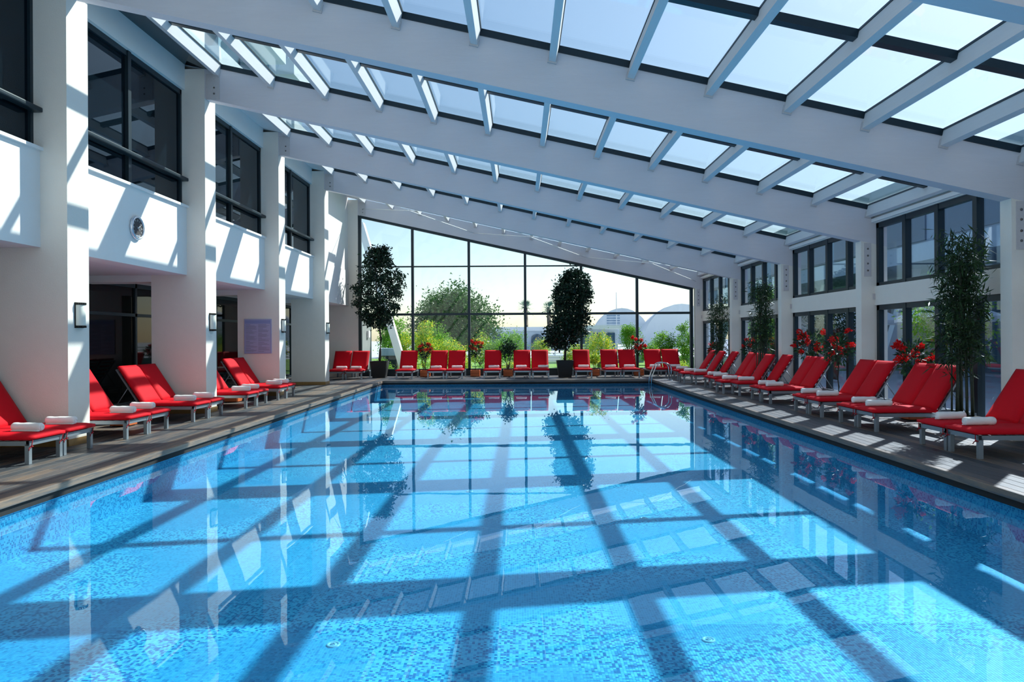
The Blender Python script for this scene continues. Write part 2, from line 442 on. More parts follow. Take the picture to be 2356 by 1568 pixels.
v = [bm.verts.new(p) for p in ((x0, y0, WZ), (x1, y0, WZ), (x1, y1, WZ), (x0, y1, WZ))]; bm.faces.new(v)
tag(obj('pool_water', mesh_of(bm, 'pool_water', 'water')), 'still clear blue water filling the long pool', 'water', kind='stuff')

# ------------------------------------------------------------------ floor: boarded deck round the pool
floor = empty('floor', (0, 13, 0), label='weathered grey-brown timber deck around the pool', kind='structure')
floor_off = Matrix.Translation((0, 13, 0)).inverted()
def fl(o): o.parent = floor; o.matrix_parent_inverse = floor_off; return o
fl(boxes_obj('deck_base', [(XGL - .4, x0 - .1, -3.3, 28.5, -0.30, -0.03), (x1 + .1, 7.6, -3.3, 28.5, -0.30, -0.03),
                           (x0 - .1, x1 + .1, y1 + .1, 28.5, -0.30, -0.03), (x0 - .1, x1 + .1, -3.3, y0 - .1, -0.30, -0.03)], 'deckbase'))
def plank_mesh(w, L, along, m):
    bm = bmesh.new()
    if along == 'Y': add_box(bm, 0, w, 0, L, -0.028, 0, bevel=0.004)
    else: add_box(bm, 0, L, 0, w, -0.028, 0, bevel=0.004)
    return mesh_of(bm, 'plank', m)
PW = 0.145; GAP = 0.007
segs = [-3.2, 3.3, 9.4, 15.8, 22.0, 28.2]
cache = {}
def planks_y(xa, xb, ya, yb):
    n = max(1, round((xb - xa) / PW)); w = (xb - xa) / n
    for i in range(n):
        cuts = [ya] + [s + ((i * 37) % 5 - 2) * 0.55 for s in segs[1:-1] if ya + 1.4 < s < yb - 1.4] + [yb]
        for a, b in zip(cuts, cuts[1:]):
            key = (round(w, 4), round(b - a, 3))
            if key not in cache: cache[key] = plank_mesh(w - GAP, b - a - GAP, 'Y', 'deck_l')
            fl(obj('plank', cache[key])).location = (xa + i * w + GAP / 2, a + GAP / 2, 0)
planks_y(XL - 0.55, DECK_L - 0.09, -3.2, 28.2)
planks_y(DECK_R + 0.09, XWR - 0.02, -3.2, 28.2)
n = 19; w = (28.2 - DECK_F - .09) / n
for i in range(n):
    for a, b in ((DECK_L - .08, 0.2 + (i % 3) * .6), (0.2 + (i % 3) * .6, DECK_R + .08)):
        me = cache.setdefault(('f', a, b), plank_mesh(w - GAP, b - a - GAP, 'X', 'deck_f'))
        fl(obj('plank', me)).location = (a, DECK_F + .09 + i * w, 0)
n = 26; w = (DECK_N - .09 + 3.2) / n
me = plank_mesh(w - GAP, DECK_R - DECK_L + .16, 'X', 'deck_f')
for i in range(n): fl(obj('plank', me)).location = (DECK_L - .08, -3.2 + i * w, 0)
fl(boxes_obj('inner_deck', [(XGL - .1, XL - .56, -3.2, 28.2, -0.03, -0.001)], 'deck_l'))
# rounded edge boards over the water; near-black strips below paint in the gap's shade
bm = bmesh.new(); add_box(bm, DECK_L - .09, DECK_L, DECK_N, DECK_F + .09, -.075, 0.002, .012); fl(obj('edge_board', mesh_of(bm, 'edge_board', 'deck_l')))
bm = bmesh.new(); add_box(bm, DECK_R, DECK_R + .09, DECK_N, DECK_F + .09, -.075, 0.002, .012); fl(obj('edge_board', mesh_of(bm, 'edge_board', 'deck_l')))
bm = bmesh.new(); add_box(bm, DECK_L, DECK_R, DECK_F, DECK_F + .09, -.075, 0.002, .012); fl(obj('edge_board', mesh_of(bm, 'edge_board', 'deck_f')))
bm = bmesh.new(); add_box(bm, DECK_L, DECK_R, DECK_N - .09, DECK_N, -.075, 0.002, .012); fl(obj('edge_board', mesh_of(bm, 'edge_board', 'deck_f')))
fl(boxes_obj('shadow_gap_strip', [(x0 - .03, DECK_L - .03, y0, y1, -.15, -.075), (DECK_R + .04, x1 + .03, y0, y1, -.15, -.075),
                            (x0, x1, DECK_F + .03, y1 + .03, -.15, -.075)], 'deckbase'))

# ------------------------------------------------------------------ roof: beams, purlins, dark glazing bars, panes
ceiling = empty('ceiling', (0, 13, 5), label='sloping glazed roof of white purlins and dark glazing bars', kind='structure')
ceil_off = Matrix.Translation((0, 13, 5)).inverted()
def ce(o): o.parent = ceiling; o.matrix_parent_inverse = ceil_off; return o
bm = bmesh.new(); add_lathe(bm, [(0, 0), (.018, 0), (.02, -.006), (.015, -.012), (0, -.012)], 8, axis='Y'); bolt_me = mesh_of(bm, 'bolt', 'bolt')
for k, Y in enumerate(GY):
    end = k == len(GY) - 1
    beam = empty('roof_beam', (0, Y, zb(0)), kind='structure', label='sloping white concrete roof beam, %s of the frames spanning the pool' % NAMES_K[k], group='roof beams')
    bm = bmesh.new()
    xa, xb = XL, 7.5
    t = 0.24 if not end else 0.5
    add_prism_xz(bm, [(xa, zb(xa)), (xb, zb(xb)), (xb, zb(xb) + BD), (xa, zb(xa) + BD)], Y, Y + t)
    bm_me = mesh_of(bm, 'beam', 'beam')
    o = obj('beam_body', bm_me, beam); o.matrix_parent_inverse = Matrix.Translation((0, Y, zb(0))).inverted()
    # bolted steel plates at both ends
    pl = boxes_obj('end_plate', [(-.14, .14, -.012, 0, -.26, .26)], 'plate', beam)
    pl.location = (XL + 0.17, 0, zb(XL + .17) - zb(0) + .27); pl.scale = (1, 1, 1)
    for zz in (-.02, .10):
        obj('bolt', bolt_me, pl).location = (0.03, -.012, zz - .12)
    pr = boxes_obj('end_plate', [(-.07, .07, -.012, 0, -.34, .34)], 'plate', beam)
    pr.location = (XR + 0.13, 0, zb(XR) - zb(0) - .38)
    for zz in (-.22, -.08, .08, .22):
        obj('bolt', bolt_me, pr).location = (0, -.012, zz)

PX = [-6.12 + 1.104 * i for i in range(13)]
bay_bars = {}
for k in range(len(GY) - 1):
    ya, yb = GY[k] + .24, GY[k + 1]
    L = yb - ya
    bm = bmesh.new(); add_box(bm, -.05, .05, 0, L, -.10, .12)
    pm = mesh_of(bm, 'purlin', 'purlin')
    bm = bmesh.new(); add_box(bm, -.065, .065, -.03, 0, -.125, .0)
    hm = mesh_of(bm, 'hanger', 'plate')
    bm = bmesh.new(); add_box(bm, -.06, .06, 0, L, .12, .15)
    cap = mesh_of(bm, 'glazing_bar', 'dframe')
    for i, X in enumerate(PX):
        o = ce(obj('purlin', pm)); o.location = (X, ya, zb(X) + .62); o.rotation_euler = (0, TH, 0)
        h = obj('hanger', hm, o); h.location = (0, L, 0)
        c = obj('glazing_bar', cap, o)
    # dark bars across: over the beam and at mid bay
    for (a, b) in ((GY[k] - .02, GY[k] + .26), (GY[k] + .24 + L / 2 - .06, GY[k] + .24 + L / 2 + .06)):
        bm = bmesh.new()
        xa, xb = PX[0], PX[-1]
        add_prism_xz(bm, [(xa, zb(xa) + BD), (xb, zb(xb) + BD), (xb, zb(xb) + BD + .10), (xa, zb(xa) + BD + .10)], a, b)
        ce(obj('cross_bar', mesh_of(bm, 'cross_bar', 'dframe')))
    # panes
    for h2 in (0, 1):
        pa = GY[k] + .12 + h2 * (L + .24) / 2; pb = pa + (L + .24) / 2
        bm = bmesh.new(); add_box(bm, -.55, .55, 0, pb - pa, .16, .172); pane = mesh_of(bm, 'pane', 'rglass')
        for i in range(12):
            X = (PX[i] + PX[i + 1]) / 2
            o = ce(obj('pane', pane)); o.location = (X, pa, zb(X) + .62); o.rotation_euler = (0, TH, 0)
    # strip between first purlin and the left wall
    bm = bmesh.new()
    xa, xb = -7.2, PX[0] - .06
    add_prism_xz(bm, [(xa, zb(xa) + .60), (xb, zb(xb) + .60), (xb, zb(xb) + .72), (xa, zb(xa) + .72)], GY[k], yb)
    ce(obj('eaves_panel', mesh_of(bm, 'eaves_panel', 'dglass' if k == 3 else 'soffit')))
    bm = bmesh.new()
    xa, xb = PX[-1] + .06, 7.6
    add_prism_xz(bm, [(xa, zb(xa) + .60), (xb, zb(xb) + .60), (xb, zb(xb) + .72), (xa, zb(xa) + .72)], ya, yb)
    ce(obj('eaves_panel', mesh_of(bm, 'eaves_panel', 'soffit')))
# wind bracing rods in the end bay
def rod(p, q, r=.012):
    bm = bmesh.new(); add_tube(bm, [p, q], r, 6); return ce(obj('brace_rod', mesh_of(bm, 'brace_rod', 'white')))
for (xa, xb) in ((-6.2, -1.8), (-1.8, 2.6), (2.6, 7.0)):
    za, zc = zb(xa) + .28, zb(xb) + .28
    rod((xa, 23.6, za), (xb, 28.2, zc)); rod((xb, 23.6, zc), (xa, 28.2, za))

# ------------------------------------------------------------------ left side: columns, parapets, dark windows, recess
wall_left = empty('wall_left', (XPL, 13, 0), label='white two-storey side wall with parapets and window bands', kind='structure')
wl_off = Matrix.Translation((XPL, 13, 0)).inverted()
def wlp(o): o.parent = wall_left; o.matrix_parent_inverse = wl_off; return o
ZS, ZPT, ZWT = 2.82, 4.185, 6.587
CW = 0.5
for k, Y in enumerate(GY[:-1]):
    c = empty('column', (XL - .2, Y + CW / 2, 0), kind='structure', label='tall cream column with white front, %s on the left of the pool' % NAMES_K[k], group='left columns')
    off = Matrix.Translation((XL - .2, Y + CW / 2, 0)).inverted()
    o = boxes_obj('shaft', [(XL, -7.15, Y, Y + CW, ZS, zb(XL) + .60)], 'column', c); o.matrix_parent_inverse = off
    o = boxes_obj('fin', [(XL, -7.5, Y, Y + CW, 0, ZS)], 'column', c); o.matrix_parent_inverse = off
    o = boxes_obj('skirting', [(XL + .012, -7.5, Y - .012, Y + CW + .012, 0, .10)], 'amber' if k != 5 else 'amber', c); o.matrix_parent_inverse = off
    o = boxes_obj('cross_beam', [(-7.5, XGL, Y, Y + CW, 2.685, ZS)], 'soffit', c); o.matrix_parent_inverse = off
wn_count = 0
for k in range(len(GY) - 1):
    ya, yb = GY[k] + CW, GY[k + 1]
    wlp(boxes_obj('parapet', [(XPL, -7.15, ya, yb, ZS, ZPT)], 'plaster'))
    wlp(boxes_obj('ground_soffit', [(-7.15, XGL - .1, GY[k], GY[k + 1], ZS, ZS + .25)], 'soffit'))
    ztop = zb(-6.9) + .60
    if k == len(GY) - 2:
        wlp(boxes_obj('upper_wall', [(XPL - .02, -7.15, ya, yb, ZPT, ztop)], 'plaster'))
        continue
    wlp(boxes_obj('sill', [(XPL + .05, XPL - .2, ya, yb, ZPT, ZPT + .045)], 'plaster'))
    wlp(boxes_obj('lintel', [(XPL - .02, -7.15, ya, yb, ZWT, ztop)], 'plaster'))
    wn_count += 1
    w = empty('window_%d' % wn_count, (-6.9, (ya + yb) / 2, ZPT), kind='structure', label='dark mirrored upper window on the left wall, bay %d' % wn_count)
    off = Matrix.Translation((-6.9, (ya + yb) / 2, ZPT)).inverted()
    zl = ZPT + .045
    ym = (ya + yb) / 2
    def wp(o): o.parent = w; o.matrix_parent_inverse = off; return o
    wp(boxes_obj('frame', [(-6.86, -6.95, ya, yb, ZWT - .10, ZWT), (-6.86, -6.95, ya, yb, zl, zl + .06),
                           (-6.86, -6.95, ya, ya + .06, zl, ZWT), (-6.86, -6.95, yb - .06, yb, zl, ZWT)], 'dframe'))
    wp(boxes_obj('mullion', [(-6.84, -6.95, ym - .05, ym + .05, zl, ZWT)], 'dframe'))
    bm = bmesh.new(); add_box(bm, -6.72, -6.86, ya - .0, yb - .0, 4.72, 4.79, .02); wp(obj('guard_rail', mesh_of(bm, 'guard_rail', 'dframe')))
    for a, b in ((ya + .06, ym - .05), (ym + .05, yb - .06)):
        wp(boxes_obj('pane', [(-6.90, -6.915, a, b, zl + .06, ZWT - .10)], 'dglass'))
# ground-floor glass at the back of the recess
for k in range(len(GY) - 1):
    ya, yb = GY[k], GY[k + 1]
    wn_count += 1
    w = empty('window_%d' % wn_count, (XGL, (ya + yb) / 2, 0), kind='structure', label='dark ground-floor glazing at the back of the left recess, bay %d' % (k + 1))
    off = Matrix.Translation((XGL, (ya + yb) / 2, 0)).inverted()
    o = boxes_obj('frame', [(XGL, XGL - .08, ya, ya + .08, 0, ZS), (XGL, XGL - .08, ya, yb, ZS - .10, ZS), (XGL, XGL - .08, ya, yb, 0, .08),
                            (XGL, XGL - .08, ya, yb, 2.05, 2.12), (XGL, XGL - .08, (ya + yb) / 2 - .04, (ya + yb) / 2 + .04, 0, ZS)], 'dframe', w); o.matrix_parent_inverse = off
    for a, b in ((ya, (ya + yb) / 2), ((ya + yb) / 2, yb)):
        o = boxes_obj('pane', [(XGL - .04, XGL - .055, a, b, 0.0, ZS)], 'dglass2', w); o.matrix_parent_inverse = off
# building mass behind the left wall
wlp(boxes_obj('building_core', [(-9.3, -14, -3.3, 31.5, 0, 9.0), (-7.15, -9.3, -3.3, 28.2, ZS + .25, 7.6)], 'hotel'))

# ------------------------------------------------------------------ right side: columns, spandrels, blue windows
wall_right = empty('wall_right', (7.4, 13, 0), label='cream right-hand wall of columns, spandrels and blue windows', kind='structure')
wr_off = Matrix.Translation((7.4, 13, 0)).inverted()
def wrp(o): o.parent = wall_right; o.matrix_parent_inverse = wr_off; return o
for k, Y in enumerate(GY):
    c = empty('column', (7.2, Y + .12, 0), kind='structure', label='slim cream column, %s on the window side' % NAMES_K[k], group='right columns')
    off = Matrix.Translation((7.2, Y + .12, 0)).inverted()
    bm = bmesh.new(); add_prism_xz(bm, [(XR, 0), (7.5, 0), (7.5, zb(7.5)), (XR, zb(XR))], Y, Y + .24)
    o = obj('shaft', mesh_of(bm, 'shaft', 'column'), c); o.matrix_parent_inverse = off
    o = boxes_obj('junction_box', [(7.2, 7.27, Y - .03, Y, 2.24, 2.36)], 'plate', c); o.matrix_parent_inverse = off
UZ0, UZ1, LZ0, LZ1 = 2.51, 3.79, 0.06, 2.125
for k in range(len(GY) - 1):
    ya, yb = GY[k] + .24, GY[k + 1]
    wrp(boxes_obj('spandrel', [(7.24, 7.5, ya, yb, LZ1, UZ0)], 'column'))
    wrp(boxes_obj('header', [(7.24, 7.5, ya, yb, UZ1, zb(7.3) + .62)], 'column'))
    wrp(boxes_obj('header_trim', [(7.18, 7.24, ya, yb, UZ1 + .02, UZ1 + .09)], 'soffit'))
    wrp(boxes_obj('threshold', [(7.24, 7.5, ya, yb, 0, LZ0)], 'column'))
    for (za, zc, nm) in ((UZ0, UZ1, 'upper'), (LZ0, LZ1, 'lower')):
        wn_count += 1
        w = empty('window_%d' % wn_count, (7.34, (ya + yb) / 2, za), kind='structure', label='blue-tinted %s window of four lights in the right wall, bay %d' % (nm, k + 1))
        off = Matrix.Translation((7.34, (ya + yb) / 2, za)).inverted()
        def wp(o): o.parent = w; o.matrix_parent_inverse = off; return o
        wp(boxes_obj('frame', [(7.28, 7.38, ya, yb, zc - .10, zc), (7.28, 7.38, ya, yb, za, za + .07),
                               (7.28, 7.38, ya, ya + .10, za, zc), (7.28, 7.38, yb - .10, yb, za, zc)], 'dframe'))
        pw = (yb - ya) / 4
        for i in range(1, 4):
            wp(boxes_obj('mullion', [(7.27, 7.39, ya + i * pw - .055, ya + i * pw + .055, za, zc)], 'dframe'))
        for i in range(4):
            wp(boxes_obj('pane', [(7.33, 7.342, ya + i * pw + .04, ya + (i + 1) * pw - .04, za + .06, zc - .09)], 'bglass'))

# ------------------------------------------------------------------ end wall: big window onto the garden
YE = 28.28
MX = [-6.39, -4.24, -2.0, 0.233, 2.46, 4.68, 6.90]
T1, T2, SILL = 2.459, 4.358, 0.254
wall_far = empty('wall_far', (0, YE, 0), label='end wall of dark-framed glazing under the last beam', kind='structure')
wf_off = Matrix.Translation((0, YE, 0)).inverted()
def wfp(o): o.parent = wall_far; o.matrix_parent_inverse = wf_off; return o
wfp(boxes_obj('corner_wall', [(XL, -7.6, 28.2, 28.5, 0, zb(XL) + .6)], 'column'))
wfp(boxes_obj('kerb', [(XL, XR, 28.24, 28.5, 0, SILL - .04)], 'dframe'))
wn_count += 1
w = empty('window_%d' % wn_count, (0, YE, SILL), kind='structure', label='great end window with dark mullions, sloping top, garden behind')
off = Matrix.Translation((0, YE, SILL)).inverted()
def wp(o): o.parent = w; o.matrix_parent_inverse = off; return o
ztop = lambda x: zb(x) - .0
bm = bmesh.new()
add_prism_xz(bm, [(MX[0], ztop(MX[0]) - .10), (MX[-1], ztop(MX[-1]) - .10), (MX[-1], ztop(MX[-1]) + .02), (MX[0], ztop(MX[0]) + .02)], YE - .04, YE + .08)
wp(obj('head_frame', mesh_of(bm, 'head_frame', 'dframe')))
wp(boxes_obj('sill_frame', [(MX[0], MX[-1], YE - .05, YE + .08, SILL - .05, SILL + .04)], 'dframe'))
for i, X in enumerate(MX):
    hw = .05 if 0 < i < 6 else .06
    xx = X + (.06 if i == 0 else (-.06 if i == 6 else 0))
    wp(boxes_obj('mullion', [(xx - hw, xx + hw, YE - .05, YE + .09, SILL, ztop(xx) - .03)], 'dframe'))
for (T, x_end, hh) in ((T1, MX[-1], .045), (T2, MX[4], .025)):
    wp(boxes_obj('transom', [(MX[0], x_end, YE - .03, YE + .07, T - hh, T + hh)], 'dframe'))
for i in range(6):
    xa, xb = MX[i], MX[i + 1]
    rows = [(SILL, T1), (T1, T2), (T2, 99)]
    for (za, zc) in rows:
        pa, pb = min(zc, ztop(xa)), min(zc, ztop(xb))
        if pa <= za + .02: continue
        bm = bmesh.new(); add_prism_xz(bm, [(xa, za), (xb, za), (xb, max(pb, za + .001)), (xa, pa)], YE + .015, YE + .027)
        wp(obj('pane', mesh_of(bm, 'pane', 'glass')))
wn_count += 1
w2 = empty('window_%d' % wn_count, (-8.3, 28.3, 0), kind='structure', label='narrow glazed end of the left recess')
o = boxes_obj('frame', [(-.7, -.62, 0, .08, 0, ZS), (.62, .7, 0, .08, 0, ZS), (-.7, .7, 0, .08, ZS - .1, ZS), (-.04, .04, 0, .08, 0, ZS), (-.7, .7, 0, .08, 0, .1)], 'dframe', w2)
for a, b in ((-.62, -.04), (.04, .62)): boxes_obj('pane', [(a, b, .03, .042, .1, ZS - .1)], 'glass', w2)
# wall behind the camera
tag(boxes_obj('wall_near', [(-9.3, 7.6, -3.5, -3.3, 0, 7.6)], 'plaster'), kind='structure', label='plain white wall behind the camera')

# ------------------------------------------------------------------ loungers and towels
def cushion(name, L, W, T, m, puff=0.012):
    bm = bmesh.new()
    nx, ny = 14, 7
    R = 0.028
    def g(u): return u
    top = {}; bot = {}
    for i in range(nx + 1):
        for j in range(ny + 1):
            x = L * i / nx; y = W * (j / ny - .5)
            ex = min(x, L - x); ey = min(y + W / 2, W / 2 - y); e = min(ex, ey)
            fall = 0 if e > R else R - math.sqrt(max(0, R * R - (R - e) ** 2))
            pf = puff * (math.sin(math.pi * i / nx) ** .5 if 0 < i < nx else 0) * (math.sin(math.pi * j / ny) ** .5 if 0 < j < ny else 0)
            top[i, j] = bm.verts.new((x, y, T - fall * .8 + pf)); bot[i, j] = bm.verts.new((x, y, fall * .5))
    for i in range(nx):
        for j in range(ny):
            bm.faces.new([top[i, j], top[i + 1, j], top[i + 1, j + 1], top[i, j + 1]]).smooth = True
            bm.faces.new([bot[i, j], bot[i, j + 1], bot[i + 1, j + 1], bot[i + 1, j]]).smooth = True
    ring = [(i, 0) for i in range(nx + 1)] + [(nx, j) for j in range(1, ny + 1)] + [(i, ny) for i in range(nx - 1, -1, -1)] + [(0, j) for j in range(ny - 1, 0, -1)]
    for a, b in zip(ring, ring[1:] + ring[:1]):
        bm.faces.new([top[a], bot[a], bot[b], top[b]]).smooth = True
    return mesh_of(bm, name, m)

LL, LW, FT = 1.58, 0.63, 0.285      # frame length, width, height
HINGE, BL, BA = 0.97, 0.82, math.radians(57)
def make_lounger():
    t = empty('sun_lounger')
    boxes_obj('frame', [(0, LL, -LW / 2, -LW / 2 + .035, FT - .055, FT), (0, LL, LW / 2 - .035, LW / 2, FT - .055, FT),
                        (0, .035, -LW / 2, LW / 2, FT - .055, FT), (LL - .035, LL, -LW / 2, LW / 2, FT - .055, FT),
                        (HINGE - .02, HINGE + .02, -LW / 2, LW / 2, FT - .04, FT - .005)] +
              [(.12 + .11 * i, .17 + .11 * i, -LW / 2 + .03, LW / 2 - .03, FT - .012, FT - .002) for i in range(8)], 'alu', t)
    for xx in (0.0, LL - .06):
        for s in (-1, 1):
            bm = bmesh.new(); add_box(bm, 0, .055, -.0275, .0275, 0, FT - .03, .004)
            obj('leg', mesh_of(bm, 'leg', 'alu'), t).location = (xx, s * (LW / 2 - .0275), 0)
    sc = obj('seat_cushion', cushion('seat_cushion', HINGE + .03, LW + .02, .075, 'red'), t); sc.location = (-.03, 0, FT)
    bc = obj('back_cushion', cushion('back_cushion', BL, LW + .02, .075, 'red'), t)
    bc.location = (HINGE - .02, 0, FT + .03); bc.rotation_euler = (0, -BA, 0)
    bf = boxes_obj('backrest_frame', [(0, BL - .02, -LW / 2 + .01, -LW / 2 + .045, -.03, -.002), (0, BL - .02, LW / 2 - .045, LW / 2 - .01, -.03, -.002),
                                     (BL - .055, BL - .02, -LW / 2 + .01, LW / 2 - .01, -.03, -.002)] +
                   [(.06 + .12 * i, .12 + .12 * i, -LW / 2 + .04, LW / 2 - .04, -.016, -.004) for i in range(6)], 'alu', t)
    bf.location = (HINGE, 0, FT + .02); bf.rotation_euler = (0, -BA, 0)
    for s in (-1, 1):
        bm = bmesh.new()
        add_tube(bm, [(HINGE + math.cos(BA) * .42 + .02, s * .26, FT + math.sin(BA) * .42), (LL - .12, s * .26, FT - .01)], .008, 6)
        obj('support_strut', mesh_of(bm, 'support_strut', 'alu'), t)
    for s in (-1, 1):
        bm = bmesh.new()
        y = s * (LW / 2 - .03)
        add_tube(bm, [(-.025, y, FT + .01), (-.02, y + .008, FT - .05), (-.006, y + .02, FT - .075)], .006, 5)
        add_tube(bm, [(-.01, y - .03, FT - .07), (-.018, y, FT - .062), (-.012, y + .045, FT - .085), (-.02, y + .06, FT - .11)], .006, 5)
        add_lathe(bm, [(0, -.014), (.012, -.008), (.014, 0), (.012, .008), (0, .014)], 6, c=(-.016, y + .005, FT - .066))
        obj('tie', mesh_of(bm, 'tie', 'redtie'), t)
    return t
lounger0 = make_lounger(); used = [False]
def towel_mesh():
    bm = bmesh.new()
    n, L, R = 14, .40, .052
    rr = random.Random(3)
    ring_prof = []
    prof = [(0.001, 0.0), (.030, 0.0), (.044, .004), (R, .02)]
    for i in range(1, 9): prof.append((R + rr.uniform(-.003, .003), .02 + (L - .04) * i / 9))
    prof += [(R, L - .02), (.044, L - .004), (.030, L), (0.001, L)]
    add_lathe(bm, prof, 18, axis='X')
    # loose flap of the roll and the spiral end
    add_box(bm, .012, L - .012, R * .4, R * 1.05, -R * .98, -R * .80, .004)
    for xs in (0.0, L):
        pts = [(xs, math.cos(a) * (.008 + .004 * a), math.sin(a) * (.008 + .004 * a)) for a in [k * .6 for k in range(14)]]
        add_tube(bm, pts, .003, 4, cap=False)
    return mesh_of(bm, 'rolled_towel', 'towel')
towel_me = towel_mesh()
ORD = ['first', 'second', 'third', 'fourth', 'fifth', 'sixth', 'seventh', 'eighth', 'ninth', 'tenth', 'eleventh', 'twelfth', 'thirteenth']
def place_lounger(x, y, rz, label, tlabel, group, tow=(.05, 0.0, 0.0)):
    if not used[0]: o = lounger0; used[0] = True
    else: o = copy_tree(lounger0)
    o.location = (x, y, 0); o.rotation_euler = (0, 0, rz)
    tag(o, label, 'lounger', group)
    # towel in the lounger's own frame: (distance from foot, sideways, turn)
    R = Matrix.Translation((x, y, 0)) @ Matrix.Rotation(rz, 4, 'Z') @ Matrix.Translation((tow[0], tow[1], FT + .085 + .052)) @ Matrix.Rotation(tow[2], 4, 'Z')
    tw = obj('rolled_towel', towel_me); tw.matrix_world = R
    tag(tw, tlabel, 'towel', 'rolled towels ' + group.split(' ', 1)[1])
# left deck: five pairs, feet to the pool
LP = [8.60, 10.74, 12.95, 15.45, 17.50]
for i, ya in enumerate(LP):
    for j in (0, 1):
        yc = ya + LW / 2 + j * (LW + .06)
        lab = '%s of the %s pair from the camera on the left deck' % ('nearer' if j == 0 else 'farther', ORD[i])
        place_lounger(-5.94 - (.0 if j == 0 else .02), yc, math.pi + rnd.uniform(-.01, .01), 'red lounger, ' + lab, 'rolled towel on the %s lounger of the %s pair, left deck' % ('near' if j == 0 else 'far', ORD[i]), 'loungers on the left deck',
                      (.05 + rnd.uniform(-.02, .06), rnd.uniform(-.04, .04), rnd.uniform(-.12, .12)))
# right deck: seven pairs and a single one
RP = [8.60, 11.10, 13.10, 15.80, 18.02, 20.12, 22.48]
for i, ya in enumerate(RP):
    for j in (0, 1):
        yc = ya + LW / 2 + j * (LW + .03)
        dx = -.22 if (i in (4, 6) and j == 1) else 0.0
        lab = '%s of the %s pair from the camera on the right deck' % ('nearer' if j == 0 else 'farther', ORD[i])
        place_lounger(5.55 + dx, yc, rnd.uniform(-.01, .01), 'red lounger, ' + lab, 'rolled towel on the %s lounger of the %s pair, right deck' % ('near' if j == 0 else 'far', ORD[i]), 'loungers on the right deck',
                      (.02 + rnd.uniform(-.02, .08), rnd.uniform(-.05, .05), rnd.uniform(-.1, .1)))
place_lounger(5.50, 25.15, 0, 'single red lounger beyond the pool ladder at the right corner', 'white rolled towel on the single lounger beyond the pool ladder', 'loungers on the right deck', (.04, 0, 0))
# end row under the window
FX = [-6.86, -6.17, -4.29, -3.12, -2.43, -1.03, .09, .78, 2.38, 3.46, 4.15, 5.15, 5.84]
for i, X in enumerate(FX):
    lab = '%s from the left in the row under the end window' % ORD[i]
    place_lounger(X, 26.38, math.pi / 2 + 0.0, 'red lounger, ' + lab, 'rolled towel on the %s lounger from left under end window' % ORD[i],
                  'loungers under the end window', (.52 + rnd.uniform(-.04, .04), -.0 + rnd.uniform(.02, .20) * -1 + .26, -math.pi / 2 + rnd.uniform(-.12, .12)))

# ------------------------------------------------------------------ planters and plants
bm = bmesh.new(); add_box(bm, -.02, .02, -.02, .02, 0, .02); FOOT = mesh_of(bm, 'foot', 'dframe')
def planter_box(x, y, sx, sy, h, label, group='wooden planter boxes'):
    t = empty('planter_box', (x, y, 0), label=label, cat='planter', group=group)
    n = 2
    for s in (-1, 1):
        for b in range(n):
            z0 = .02 + b * (h - .02) / n; z1 = .02 + (b + 1) * (h - .02) / n - .008
            boxes_obj('board', [(-sx / 2, sx / 2, s * sy / 2 - .012, s * sy / 2 + .012, z0, z1)], 'owood', t)
            boxes_obj('board', [(s * sx / 2 - .012, s * sx / 2 + .012, -sy / 2 + .013, sy / 2 - .013, z0, z1)], 'owood', t)
    for a in (-1, 1):
        for b in (-1, 1): obj('foot', FOOT, t).location = (a * sx * .36, b * sy * .36, 0)
    boxes_obj('soil', [(-sx / 2 + .014, sx / 2 - .014, -sy / 2 + .014, sy / 2 - .014, .03, h - .04)], 'soil', t)
    return t

def stems(bm, base, tops, r0=.012, r1=.005, wob=.05, seed=0):
    q = random.Random(seed)
    for tp in tops:
        a = Vector(base); b = Vector(tp); pts = []
        for k in range(5):
            f = k / 4; p = a.lerp(b, f); w = wob * math.sin(math.pi * f)
            pts.append(p + Vector((q.uniform(-w, w), q.uniform(-w, w), 0)))
        add_tube(bm, pts, r0, 6, r1=r1)

def flower_plant(x, y, z, h, spread, label, nfl=9, nleaf=420, red=True, leafm='dleaf', seed=0, lean=(0, 0)):
    """bush on a bare stem with round red flower heads"""
    q = random.Random(seed)
    t = empty('flowering_shrub', (x, y, z), label=label, cat='plant', group='flowering shrubs')
    bm = bmesh.new()
    tops = [(q.uniform(-.7, .7) * spread + lean[0], q.uniform(-.6, .6) * spread + lean[1], h * q.uniform(.62, .98)) for _ in range(7)]
    stems(bm, (0, 0, 0), [(lean[0] * .4, lean[1] * .4, h * .45)], .016, .012, .02, seed)
    stems(bm, (lean[0] * .4, lean[1] * .4, h * .43), tops, .009, .004, .05, seed)
    obj('stem', mesh_of(bm, 'stem', 'dbark'), t)
    pts = ball_points(nleaf, (lean[0], lean[1], h * .70), spread, spread * .8, h * .30, 1, .15, 6, seed)
    tag(obj('foliage', leaf_cloud('foliage', pts, .085, leafm, .42, .1, .4, seed), t), kind='stuff')
    for k in range(nfl):
        a = q.uniform(0, 6.28); rr = spread * q.uniform(.35, 1.0); zz = h * q.uniform(.62, 1.0)
        p = ball_points(46, (0, 0, 0), .065, .065, .06, 1, .2, 0, seed * 31 + k)
        obj('flower', leaf_cloud('flower', p, .05, 'flower', .9, -.2, .3, seed * 17 + k), t).location = (lean[0] + rr * math.cos(a), lean[1] + rr * math.sin(a) * .8, zz)
    return t

